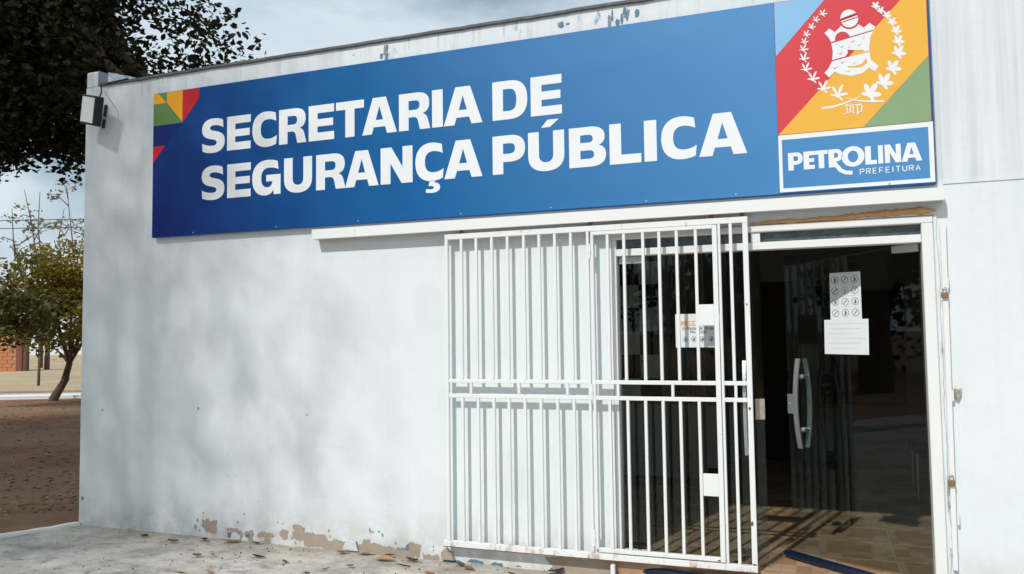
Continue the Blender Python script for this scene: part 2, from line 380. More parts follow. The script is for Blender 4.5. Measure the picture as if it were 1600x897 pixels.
# path with white kerb, sandy field behind
p0, p1 = atz(0, 625, GZ), atz(123, 622.3, GZ); pd = (p1-p0).normalized(); pn = Vector((-pd.y, pd.x, 0)); pn = pn if pn.y > 0 else -pn
def strip(name, mat, a, b_, z0, z1, l0=-70, l1=80):
    m = Matrix((pd, pn, Vector((0, 0, 1)))).transposed().to_4x4(); m.translation = (p0.x, p0.y, 0)
    bb = MB(); bb.box(l0, l1, a, b_, z0, z1, m); return bb.build(name, mat, kind='structure')
strip('path_kerb', MAT['white_kerb_paint'], 0, .9, GZ-.2, GZ+.09)
strip('path', MAT['path_concrete'], .9, 2.6, GZ-.2, GZ+.03)
strip('sandy_field', MAT['sand'], 3.4, 400, GZ-.2, GZ+.05, -300, 300)

# ================================================================== BUILDING
bd = empty('office_building', (0, 0, 0), 'white painted single storey office building with peeling plaster at its foot', 'building')
X1, YB, ZT = 9.6, 6.2, 3.79
OL, OR, OT = 4.70, 6.632, 2.242        # door opening in the wall
b = MB()
b.box(0, OL, 0, .16, -.3, OT); b.box(OR, X1, 0, .16, -.3, OT); b.box(0, X1, 0, .16, OT, ZT)
fw_ = b.build('front_wall', MAT['wall'], bd)
bx('plaster_band', MAT['wall'], bd, 6.69, X1, -.006, 0, 2.42, ZT-.002)
b = MB(); b.box(0, .16, .1602, YB, -.3, 3.7); b.build('side_wall', MAT['wall'], bd)
bx('side_wall', MAT['wall'], bd, X1-.16, X1, .1602, YB, -.3, 3.7)
bx('rear_wall', MAT['wall'], bd, .161, X1-.161, YB-.16, YB, -.3, 3.7)
rf = bx('roof', MAT['grey_block'], bd, .161, X1-.161, .161, YB-.161, 3.3, 3.45)
# raised left parapet: rounded pier at the corner, grey block, then foil membrane running back
b = MB(); b.cbox(-.003, .130, -.004, .10, 3.785, 3.932, c=.014); b.build('parapet_pier', MAT['wall'], bd)
bx('parapet_block', MAT['grey_block'], bd, .128, .136, .004, .102, 3.76, 3.934)
b = MB(); vs = []; K = 44
for i in range(K+1):
    Y = .103+i*.07+.002*i*i; tz = min(.07, .15*(Y-.1))
    for (X, Z) in ((-.01, 3.7), (-.01, 3.945+tz), (.06, 3.965+tz), (.135, 3.95+tz), (.145, 3.80), (.16, 3.46)):
        q = Vector((X*13, Y*13, Z*13)); n_ = .016*mnoise.noise(q)
        vs.append((X+n_, Y, Z+.014*mnoise.noise(q+Vector((7, 0, 0)))))
b.add(vs, [(i*6+k, i*6+6+k, i*6+7+k, i*6+1+k) for i in range(K) for k in range(5)])
b.build('foil_flashing', MAT['foil'], bd)
# coping: thin uneven cement lip along the front parapet
b = MB(); vs = []; K = 120
for i in range(K+1):
    X = .16+(X1-.16)*i/K; a = .006*mnoise.noise(Vector((X*2.5, 0, 0)))+.004*mnoise.noise(Vector((X*9, 2, 0))); sg = -.012*math.sin((X-.2)/6*math.pi)*0
    for (Y, Z) in ((-.004, ZT-.004+a), (-.022, ZT+.002+a), (-.022, ZT+.020+a), (.10, ZT+.028+a), (.19, ZT+.02)): vs.append((X, Y, Z+sg))
b.add(vs, [(i*5+k, i*5+5+k, i*5+6+k, i*5+1+k) for i in range(K) for k in range(4)])
b.build('coping', MAT['coping_cement'], bd)
# peeled paint: bare plaster patches on the wall foot
def rough_poly(pts, amp, seg, seed):
    out = []; n = len(pts)
    for i in range(n):
        a = Vector(pts[i]); c = Vector(pts[(i+1) % n]); d_ = c-a; k = max(1, int(d_.length/seg)); nn = Vector((-d_.y, d_.x)).normalized()
        for j in range(k):
            p = a+d_*(j/k); out.append(p+nn*amp*(mnoise.noise(Vector((p.x*31, p.y*31, seed)))*1.3+mnoise.noise(Vector((p.x*90, p.y*90, seed)))*.9))
    return [(p.x, p.y) for p in out]
def zp(u, v):
    p = at(280+u/3.636, 780+v/3.636, 0); return (p.x, p.z)
PATCH = [[(125,118),(165,112),(178,127),(195,120),(220,122),(215,170),(205,205),(185,190),(150,180),(130,150)],
[(265,160),(300,163),(355,175),(362,215),(345,225),(340,195),(300,185),(270,178)],
[(375,180),(415,175),(425,200),(420,248),(395,245),(390,215),(370,205)],
[(440,200),(470,187),(540,195),(545,215),(515,215),(525,252),(470,250),(485,215),(445,212)],
[(565,188),(595,170),(618,180),(618,220),(595,228),(580,210)],
[(645,150),(660,133),(690,155),(712,160),(715,190),(760,190),(800,200),(830,205),(850,232),(905,228),(945,245),(965,262),(960,292),(900,288),(830,278),(710,270),(708,235),(690,232),(640,225),(645,190),(655,180)],
[(1010,262),(1045,245),(1050,230),(1085,232),(1090,248),(1150,262),(1200,275),(1290,288),(1310,245),(1370,255),(1372,328),(1330,332),(1250,328),(1180,318),(1100,308),(1030,292)],
[(1385,308),(1430,318),(1470,310),(1485,345),(1450,352),(1390,345)]]
for i, pl in enumerate(PATCH):
    b = MB(); b.prism(rough_poly([zp(*q) for q in pl], .011, .006, i*3.1), y=0, t=.0025); b.build('bare_plaster_patch', MAT['plaster'], fw_)
    # lifted paint lip along the upper edge
for i, (u, v, r) in enumerate([(137,78,6),(132,100,5),(105,120,9),(92,158,11),(117,178,7),(333,130,6),(370,82,6),(850,180,9),(858,212,6),(1085,178,10),(1100,186,6),(1135,185,7),(1155,205,9),(1230,250,7),(1445,270,5),(1445,292,4),(660,250,8),(560,130,4),(590,140,5)]):
    c = zp(u, v); R = r/3.636/225
    pts = [(c[0]+R*(.7+.8*rnd.random())*math.cos(t)*.8, c[1]+R*(.7+.8*rnd.random())*math.sin(t)*1.15) for t in [k*math.pi/5 for k in range(10)]]
    b = MB(); b.prism(pts, y=0, t=.002); b.build('paint_chip', MAT['plaster' if i % 3 else 'grey_block'], fw_)
for i, pl in enumerate([[(278,188),(298,185),(292,220),(275,215)],[(380,200),(400,195),(402,215),(384,216)],[(980,245),(1012,240),(1015,268),(990,268)],[(1292,262),(1308,248),(1305,290),(1240,282),(1245,275),(1285,280)],[(1490,335),(1560,345),(1600,352),(1600,362),(1500,352)]]):
    b = MB(); b.prism(rough_poly([zp(*q) for q in pl], .006, .008, i*5.7+1), y=0, t=.0034); b.build('old_paint_patch', MAT['old_blue_paint'], fw_)
for pts_ in ([(507, 696.5), (520, 698), (532, 698.5), (546, 700.5)], [(489, 693), (494, 693.5)], [(376, 752), (377.5, 768), (378, 782), (381, 792)], [(303, 700), (306, 718), (305, 733)]):
    q_ = [at(u_, v_, 0) for u_, v_ in pts_]; dx_ = .0016
    vert = abs(q_[-1].z-q_[0].z) > abs(q_[-1].x-q_[0].x)
    pl_ = [(p.x-(dx_ if vert else 0), p.z-(0 if vert else dx_)) for p in q_]+[(p.x+(dx_*.6 if vert else 0), p.z+(0 if vert else dx_*.6)) for p in q_[::-1]]
    b = MB(); b.prism(rough_poly(pl_, .0008, .01, pts_[0][0]), y=0, t=.0008); b.build('hairline_crack', MAT['print_faint'], fw_)
for (u_, v_, r_) in ((129, 779, .022), (310, 638, .014), (160, 640, .012), (480, 648, .008), (722, 667, .008)):
    c = at(u_, v_, 0); b = MB(); b.prism([(c.x+r_*(.5+.6*rnd.random())*math.cos(t), c.z+r_*(.5+.6*rnd.random())*math.sin(t)) for t in [k*math.pi/5 for k in range(10)]], y=0, t=.0012); b.build('paint_chip', MAT['grey_block'], fw_)
# blue flakes under the gate foot and two worn spots high on the parapet
for (x0, z0, wd, hh) in [(3.62,-.012,.13,.022),(3.80,-.014,.10,.02),(3.98,-.014,.05,.016),(4.22,-.014,.07,.018)]:
    pts = rough_poly([(x0, z0), (x0+wd, z0-.004), (x0+wd*.9, z0+hh*.6), (x0+wd*.5, z0+hh), (x0+.02, z0+hh*.7)], .008, .01, x0)
    b = MB(); b.prism(pts, y=0, t=.002); b.build('old_paint_patch', MAT['old_blue_paint'], fw_)
p = at(1100, 889, 0)
b = MB(); b.prism(rough_poly([(4.2,.07),(4.45,.085),(4.698,.09),(4.698,-.05),(4.3,-.05)], .008, .012, 9), y=0, t=.003); b.build('bare_plaster_patch', MAT['plaster'], fw_)
for (px, py, w_, h_) in [(602, 82, .035, .12), (966, 26, .07, .13), (988, 22, .05, .08), (880, 40, .04, .04)]:
    c = at(px, py, 0); yy = -.006 if c.x > 6.69 else 0
    for k in range(6):
        xx = c.x+rnd.uniform(-1, 1)*w_; zz = c.z+rnd.uniform(-.4, .4)*h_; ww = rnd.uniform(.004, .016); hh = h_*rnd.uniform(.12, .5)
        zz = min(zz, 3.772-hh)
        b = MB(); b.prism(rough_poly([(xx-ww, zz-hh*.7), (xx, zz-hh), (xx+ww*.8, zz-hh*.5), (xx+ww, zz+hh*.6), (xx-ww*.3, zz+hh), (xx-ww, zz+hh*.3)], .004, .006, k+px), y=yy, t=.0018+.0002*k)
        b.build('old_paint_patch', MAT['old_blue_paint' if (px < 1100 and k % 3) else 'grey_block'], fw_)
# gap-filling foam bead over the door head
b = MB(); vs = []; K = 70
for i in range(K+1):
    t = i/K; X = 5.60+1.045*t; th = (.008+.014*t)*(1+.7*mnoise.noise(Vector((X*9, 0, 3)))+.5*mnoise.noise(Vector((X*33, 0, 3))))*min(1, (1-t)*14+.15); zc = 2.252+.012*t+.008*mnoise.noise(Vector((X*5, 4, 0)))+(.006 if t > .6 else 0)
    for k in range(7):
        a = math.pi*k/6; vs.append((X, -.002-math.sin(a)*.016*(1+.5*mnoise.noise(Vector((X*20, k, 0)))), zc+math.cos(a)*th))
b.add(vs, [(i*7+k, i*7+k+1, i*7+8+k, i*7+7+k) for i in range(K) for k in range(6)], True)
b.build('foam_bead', MAT['foam'], bd)
# aluminium/steel door frame
FY0, FY1 = -.012, .10
fe = MAT['frame_enamel']
bx('frame_jamb', fe, bd, 6.566, 6.628, FY0, FY1, .09, 2.195, c=.004)
bx('frame_jamb', fe, bd, 4.702, 4.732, FY0+.01, FY1, .09, 2.195, c=.003)
bx('frame_head', fe, bd, 4.702, 6.628, FY0, FY1, 2.196, 2.238, c=.004)
tb = bx('transom_bar', fe, bd, 4.733, 6.565, .0, .085, 2.085, 2.132, c=.003)
bx('transom_mullion', fe, bd, 5.60, 5.655, .002, .08, 2.133, 2.195)
bx('transom_pane', MAT['dusty'], bd, 4.733, 5.599, .035, .042, 2.133, 2.195)
bx('transom_pane', MAT['dusty'], bd, 5.656, 6.565, .035, .042, 2.133, 2.195)
# cracked filler strip beside the jamb
b = MB(); vs = []; K = 60
for i in range(K+1):
    Z = .05+2.19*i/K; a = .012*mnoise.noise(Vector((Z*4, 0, 9)))+.006*mnoise.noise(Vector((Z*17, 0, 1)))
    for (X, Y) in ((6.629, -.001), (6.633, -.011), (6.647+a, -.010), (6.652+a, -.0005)): vs.append((X, Y, Z))
b.add(vs, [(i*4+k, i*4+k+1, i*4+5+k, i*4+4+k) for i in range(K) for k in range(3)])
b.build('filler_strip', MAT['wall'], bd)
for zc, hh in ((1.45, .05), (.62, .10), (.30, .03)):
    pts = rough_poly([(6.643, zc-hh), (6.650, zc-hh*.6), (6.651, zc+hh*.5), (6.645, zc+hh)], .004, .012, zc)
    b = MB(); b.prism(pts, y=-.0112, t=.0015); b.build('paint_chip', MAT['plaster'], bd)
# ---- room inside
RX0, RX1, RY1, FZ = 3.2, 7.3, 4.6, .10
fl = bx('tile_floor', MAT['tile_grout'], bd, RX0, RX1, .1605, RY1, -.2, FZ-.004)
T = .46; th_ = MB(); th_.cbox(-T/2+.003, T/2-.003, -T/2+.003, T/2-.003, -.01, 0, c=.001)
tile_mesh = None
for i in range(9):
    for j in range(10):
        cx_, cy_ = RX0+T*(i+.5)-.02, T*(j+.5)+.012
        if cx_+T/2 > RX1 or cy_+T/2 > RY1: continue
        if tile_mesh is None:
            o = th_.build('tile', MAT['tile'], fl); tile_mesh = o.data
        else:
            o = bpy.data.objects.new('tile', tile_mesh); COL.objects.link(o); o.parent = fl
        o.location = (cx_, cy_, FZ+.0005*((i*7+j*3) % 3)); o.rotation_euler.z = (i+j) % 2*math.pi/2
bx('door_sill', MAT['tile'], bd, OL+.003, OR-.003, -.03, .1595, -.25, FZ+.006)
rw = MAT['room_wall']
bx('room_wall', rw, bd, RX0-.1, RX0, .161, RY1, 0, 3.0); bx('room_wall', rw, bd, RX1, RX1+.1, .161, RY1, 0, 3.0)
bx('room_wall', rw, bd, RX0, 5.36, RY1, RY1+.1, 0, 3.0); bx('room_wall', rw, bd, 5.76, RX1, RY1, RY1+.1, 0, 3.0); bx('room_wall', rw, bd, 5.361, 5.759, RY1, RY1+.1, 2.15, 3.0)
bx('room_ceiling', MAT['room_ceiling'], bd, RX0, RX1, .161, RY1, 2.9, 2.98)
bx('partition_wall', rw, bd, RX0+.001, 4.95, 2.7, 2.8, FZ, 2.899)
bx('inner_door', MAT['dark_wood'], bd, 5.361, 5.759, RY1+.03, RY1+.07, FZ, 2.149)
bx('skirting', MAT['dark_wood'], bd, RX0+.002, 4.949, 2.685, 2.699, FZ, FZ+.08)

# ---- glass doors
GY = .055
ld = MB(); ld.box(4.738, 5.648, GY-.005, GY+.005, FZ+.015, 2.078)
ldo = ld.build('glass_door', MAT['glass'], bd, label='closed left leaf of the glass doors, behind the gate')
HX, ANG = 6.560, math.radians(30)
dm = Matrix.Translation((HX, GY, 0)) @ Matrix.Rotation(-ANG, 4, 'Z')      # local -x runs along the leaf
b = MB(); b.box(-.905, -.004, -.005, .005, FZ+.015, 2.078, dm)
rdo = b.build('glass_door', MAT['glass'], bd, label='right leaf of the glass doors, standing ajar inwards')
def fitting(par, x0, x1, z0, z1, m=None, mat='aluminium'):
    b = MB(); b.cbox(x0, x1, -.014, .014, z0, z1, c=.003, m=m)
    for zz in ((z0+z1)/2,):
        for xx in (x0+(x1-x0)*.25, x0+(x1-x0)*.75):
            b.tube([(m or Matrix()) @ Vector((xx, -.0135, zz)), (m or Matrix()) @ Vector((xx, -.018, zz))], .008, 8)
    return b.build('hinge_fitting' if z0 > 1.8 or z0 < .3 else 'lock_plate', MAT[mat], par)
lm = Matrix.Translation((0, GY, 0))
fitting(ldo, 4.74, 4.90, 2.035, 2.0835, lm); fitting(ldo, 4.74, 4.90, FZ+.008, FZ+.06, lm)
fitting(rdo, -.165, -.006, 2.035, 2.0835, dm); fitting(rdo, -.165, -.006, FZ+.004, FZ+.016, dm)
fitting(ldo, 5.592, 5.650, 1.02, 1.15, lm, 'steel_plate'); fitting(rdo, -.907, -.85, 1.02, 1.15, dm, 'aluminium')
def handle(par, xc, m, hw=.016):
    for sgn, nm in ((-1, 'pull_handle'), (1, 'pull_handle')):
        b = MB(); vs = []; K = 16
        for i in range(K+1):
            t = i/K; Z = .80+.59*t; bow = .035+.045*(1-(2*t-1)**2)
            for (dx, dy) in ((-hw, 0), (hw, 0), (hw, .012), (-hw, .012)):
                vs.append(m @ Vector((xc+dx, sgn*(bow+dy), Z)))
        b.add(vs, [(i*4+k, i*4+(k+1) % 4, i*4+4+(k+1) % 4, i*4+4+k) for i in range(K) for k in range(4)]+[(3, 2, 1, 0), (K*4, K*4+1, K*4+2, K*4+3)])
        for Z in (.92, 1.27):
            b.tube([m @ Vector((xc, sgn*.005, Z)), m @ Vector((xc, sgn*.06, Z))], .009, 10)
            b.tube([m @ Vector((xc, sgn*.005, Z)), m @ Vector((xc, sgn*.016, Z))], .017, 10)
        b.build(nm, MAT['aluminium'], par)
handle(rdo, -.80, dm); handle(ldo, 5.535, lm, .010)

# ================================================================== things inside the room
b0 = empty('chequered_banner', (4.2, 2.66, 1.5), 'black and white chequered banner board hanging inside on the beige partition', 'banner')
for i in range(3):
    for j in range(7):
        dark = (i+j) % 2 == 0
        x0 = 3.93+.20*i; z0 = .9+.23*j
        bx('banner_square', MAT['black_plastic' if dark else 'paper'], b0, x0+.001, x0+.199, 2.655, 2.67, z0+.001, z0+.229)
b = MB()
for i in range(13):
    a = 4.66+i*.022; b.tube([(a, 2.60+.012*(i % 2), .2), (a, 2.60+.012*(i % 2), 2.5)], .014, 6)
b.build('curtain', MAT['curtain_cloth'], label='long brown curtain hanging inside behind the left glass leaf', cat='curtain')
db = empty('dark_board', (6.35, 4.5, 1.0), 'big dark board on the back wall seen through the right glass leaf', 'board')
bx('panel', MAT['black_plastic'], db, 5.98, 6.85, 4.54, 4.59, .75, 2.0, c=.005)
bx('clip', MAT['black_plastic'], db, 5.95, 6.03, 4.51, 4.595, 2.001, 2.08); bx('clip', MAT['black_plastic'], db, 6.78, 6.86, 4.51, 4.595, 2.001, 2.08)
# waiting-room chair at the right, mostly dark
ch = empty('waiting_chair', (6.95, 2.6, FZ), 'dark waiting chair standing inside near the right wall', 'chair')
bx('seat', MAT['black_plastic'], ch, 6.7, 7.15, 2.4, 2.85, .52, .57, c=.01); bx('backrest', MAT['black_plastic'], ch, 7.12, 7.17, 2.4, 2.85, .7, 1.08, c=.01)
for (xx, yy) in ((6.73, 2.43), (6.73, 2.82), (7.14, 2.43), (7.14, 2.82)):
    b = MB(); b.tube([(xx, yy, FZ), (xx, yy, .8 if xx > 7 else .53)], .012, 8); b.build('leg', MAT['aluminium'], ch)
# navy bars lying at the doorway
def lying_bar(name, a, c, h, w, label):
    a, c = Vector(a), Vector(c); d_ = (c-a); ln = d_.length; d_.normalize(); s_ = Vector((-d_.y, d_.x, 0)).normalized()
    m = Matrix((d_, s_, d_.cross(s_))).transposed().to_4x4(); m.translation = a
    b = MB(); r_ = w/2; up_ = Vector((0, 0, r_))
    b.tube([a+up_*.5, a+d_*.012+up_*.8, a+d_*.05+up_, a+d_*(ln-.02)+up_, c+up_], [r_*.25, r_*.7, r_, r_, r_*.8], 14)
    return b.build(name, MAT['navy_metal'], label=label, cat='metal bar')
a_ = atz(1226, 868, FZ+.01); c_ = atz(1345, 903, FZ+.01); c_ = a_+(c_-a_)*1.25; a_.z = c_.z = FZ+.008
lying_bar('metal_bar', a_, c_, .035, .05, 'navy blue metal bar lying on the tiles in the open doorway')
a_ = atz(985, 889, .035); c_ = atz(1085, 905, .035); a_.z = c_.z = .012; c_ = a_+(c_-a_)*2.0
lying_bar('metal_bar', a_, c_, .05, .06, 'navy blue metal bar lying under the bottom of the white gate')

# ================================================================== RAIL, GATE, LOCKING BAR
rl = empty('gate_rail', (2.41, 0, 2.35), 'long white steel rail box under the blue sign carrying the gate', 'rail')
re_ = MAT['rail_enamel']
def chan(x0, x1, yo=0):
    b = MB(); b.box(x0, x1, -.093+yo, -.090+yo, 2.315, 2.388); b.box(x0, x1, -.0899+yo, -.002, 2.384, 2.388); b.box(x0, x0+.003, -.0899+yo, -.002, 2.315, 2.3839); b.box(x1-.003, x1, -.0899+yo, -.002, 2.315, 2.3839)
    b.box(x0+.003, x1-.003, -.0899+yo, -.06, 2.315, 2.318); return b
xj = at(554, 365, -.09).x
chan(2.405, xj).build('rail_box', re_, rl); chan(xj+.002, 6.683, -.001).build('rail_box', re_, rl)
for xx in (2.6, 3.3, 4.4, 5.5, 6.4): bx('rail_bracket', MAT['rust'], rl, xx, xx+.03, -.055, -.003, 2.34, 2.383)

gt = empty('sliding_gate', (3.5, -.07, .11), 'white steel bar gate with a wicket door, slid half across the doorway', 'gate')
ge = MAT['gate_enamel']
Y0, Y1 = -.080, -.052
def bar(x0, x1, z0, z1, name='bar', yo=0.0, par=gt, c=.002, y0=None, y1=None):
    return bx(name, ge, par, x0, x1, (Y0 if y0 is None else y0)+yo, (Y1 if y1 is None else y1)+yo, z0, z1, c=c)
bar(3.507, 3.531, .147, 2.252, 'stile'); bar(5.556, 5.588, .147, 2.252, 'stile'); bar(4.547, 4.565, .147, 2.252, 'stile'); bar(5.404, 5.420, .147, 2.252, 'stile')
bar(3.507, 5.588, 2.2525, 2.290, 'top_rail'); bar(3.485, 5.588, .108, .1465, 'bottom_rail', y0=-.084, y1=-.048)
segs = [(3.5315, 4.5465), (5.4205, 5.5555)]
for (a, c) in segs:
    bar(a, c, 1.240, 1.266, 'mid_rail', y0=-.078, y1=-.054); bar(a, c, 1.137, 1.163, 'mid_rail', y0=-.078, y1=-.054)
bx('rust_line', MAT['rust'], gt, 3.482, 5.586, -.082, -.050, .103, .1078)
bars = [3.634, 3.75, 3.868, 3.982, 4.100, 4.213, 4.328, 4.441]
by = dict(y0=-.079, y1=-.055)
for k, xx in enumerate(bars):
    j = .0025*math.sin(k*5.1)
    bar(xx-.0095+j, xx+.0095+j, 1.2665, 2.252, **by); bar(xx-.0095-j, xx+.0095-j, .147, 1.1365, **by)
for xx in (3.70, 4.055, 4.40): bar(xx-.009, xx+.009, 1.1635, 1.2395, 'short_bar', **by)
bar(5.473, 5.492, 1.2665, 2.252, **by); bar(5.473, 5.492, .147, 1.1365, **by); bar(5.48, 5.497, 1.1635, 1.2395, 'short_bar', **by)
# wicket
wk = empty('wicket_door', (0, 0, 0)); wk.parent = gt; wk.location = (0, 0, 0)
def wbar(*a, name='bar', **k): return bar(*a, name=name, par=wk, **k)
wbar(4.579, 4.597, .172, 2.262-.012, name='stile', yo=-.004); wbar(5.370, 5.400, .152, 2.248, name='stile', yo=-.006)
wbar(4.5795, 5.3695, 2.226, 2.250, name='top_rail', yo=-.0045); wbar(4.5975, 5.3695, .155, .181, name='bottom_rail', yo=-.004)
for (z0, z1) in ((1.240, 1.266), (1.137, 1.163)): wbar(4.5975, 5.3695, z0, z1, name='mid_rail', y0=-.082, y1=-.058)
for k, xx in enumerate([4.690, 4.805, 4.926, 5.035, 5.146, 5.265]):
    j = .0025*math.sin(k*3.7+1)
    wbar(xx-.0095+j, xx+.0095+j, 1.2665, 2.2255, y0=-.083, y1=-.059); wbar(xx-.0095-j, xx+.0095-j, .1815, 1.1365, y0=-.083, y1=-.059)
for xx in (4.745, 5.10): wbar(xx-.009, xx+.009, 1.1635, 1.2395, name='short_bar', y0=-.083, y1=-.059)
wbar(5.2755, 5.3695, 1.613, 1.747, name='lock_plate', y0=-.084, y1=-.060); wbar(5.2755, 5.3695, .553, .690, name='lock_plate', y0=-.084, y1=-.060)
for zz in (2.12, 1.19, .245):
    b = MB(); b.tube([(4.572, -.085, zz-.05), (4.572, -.085, zz+.05)], .008, 10); b.tube([(4.572, -.085, zz-.012), (4.572, -.085, zz+.012)], .0105, 10)
    b.build('hinge', ge if zz != .245 else ge, wk)
# rust blooms, welds, hangers, foot
for (xx, zz, w_, h_) in [(5.568, 1.10, .016, .022), (5.570, 1.74, .010, .02), (5.562, .40, .02, .035), (5.57, .155, .025, .012), (5.36, .163, .02, .01)]:
    pts = [(xx+w_*.5*(.6+.6*rnd.random())*math.cos(t), zz+h_*.5*(.6+.6*rnd.random())*math.sin(t)) for t in [k*math.pi/5 for k in range(10)]]
    b = MB(); b.prism(pts, y=-.0802 if xx > 5.5 else -.0842, t=.0012); b.build('rust_spot', MAT['rust'], gt)
for xx in (3.62, 4.56, 5.35, 5.54):
    b = MB(); b.box(xx, xx+.03, -.07, -.064, 2.2905, 2.345); b.tube([(xx+.015, -.062, 2.345), (xx+.015, -.05, 2.345)], .022, 12); b.build('hanger_wheel', MAT['rust'], gt)
b = MB(); b.cbox(4.672, 4.70, -.085, -.045, -.03, .08, c=.003); b.build('guide_post', ge, label='short white steel guide post under the gate beside the doorway', cat='guide post')

lb = empty('locking_bar', (6.675, -.03, .2), 'white vertical steel locking bar beside the right door jamb', 'locking bar')
b = MB(); zt_, zb_ = 2.187, .205
vs = []
for (Z, xa, xb) in ((zb_, 6.653, 6.677), (zt_, 6.662, 6.692)):
    for (X, Y) in ((xa, -.012), (xa, -.034), (xb, -.034), (xb, -.012)): vs.append((X, Y, Z))
b.add(vs, [(0, 1, 5, 4), (1, 2, 6, 5), (2, 3, 7, 6), (3, 0, 4, 7), (3, 2, 1, 0), (4, 5, 6, 7)]); b.build('bar', ge, lb)
for zz in (.5, 1.2, 1.95): bx('standoff', ge, lb, 6.660, 6.676, -.0119, -.0002, zz, zz+.03)
for zz in (1.84, 1.19, .49):
    b = MB(); b.tube([(6.688+.002, -.028, zz-.03), (6.688+.002, -.028, zz+.03)], .007, 8); b.build('hinge_knuckle', MAT['frame_enamel'], lb)
def padlock(x_, z_, label):
    o = empty('padlock', (x_, -.04, z_), label, 'padlock', 'padlocks on the locking bar')
    b = MB(); b.cbox(x_-.018, x_+.018, -.055, -.036, z_-.035, z_, c=.004); b.build('body', MAT['brass_padlock'], o)
    b = MB(); b.tube([(x_-.011, -.046, z_-.004)]+[(x_-.011*math.cos(t), -.046, z_+.015+.012*math.sin(t)) for t in [k*math.pi/8 for k in range(9)]]+[(x_+.011, -.046, z_-.004)], .0032, 8); b.build('shackle', MAT['steel_plate'], o)
padlock(6.668, 1.785, 'brown padlock on the locking bar at head height'); padlock(6.661, .715, 'brown padlock on the locking bar at knee height')
b = MB()   # crushed hasp
b.add([(6.695, -.002, 1.165), (6.715, -.03, 1.17), (6.735, -.022, 1.2), (6.722, -.035, 1.225), (6.70, -.015, 1.23), (6.705, -.028, 1.195), (6.74, -.006, 1.235), (6.695, -.001, 1.21)],
      [(0, 1, 5), (1, 2, 5), (2, 3, 5), (3, 4, 5), (2, 6, 3), (4, 7, 5), (7, 0, 5)]); b.build('bent_hasp', MAT['steel_plate'], label='bent rusty metal hasp sticking out beside the locking bar', cat='hasp')

# ================================================================== SIGN
sg = empty('office_sign', (3.73, -.05, 2.41), 'long blue sign board with white lettering and a coat of arms', 'sign')
SY = -.05; SX0, SX1, SZ0, SZ1 = .807, 6.652, 2.416, 3.634
def sbend(x): return 0
bx('board', MAT['sign_edge'], sg, SX0, SX1, SY+.0, -.004, SZ0, SZ1, c=.004)
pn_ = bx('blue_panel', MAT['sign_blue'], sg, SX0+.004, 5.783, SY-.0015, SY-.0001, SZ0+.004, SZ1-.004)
def bez(p, a, b_, c, n=10):
    P_ = [Vector(p), Vector((a[0], a[1])), Vector((b_[0], b_[1])), Vector((c[0], c[1]))]
    return [tuple(P_[0]*(1-t)**3+P_[1]*3*t*(1-t)**2+P_[2]*3*t*t*(1-t)+P_[3]*t**3) for t in [(i+1)/n for i in range(n)]]
def path(cmds, n=10):
    out = []
    for c in cmds:
        if len(c) == 2: out.append((float(c[0]), float(c[1])))
        else: out += bez(out[-1], c[0:2], c[2:4], c[4:6], n)
    return out
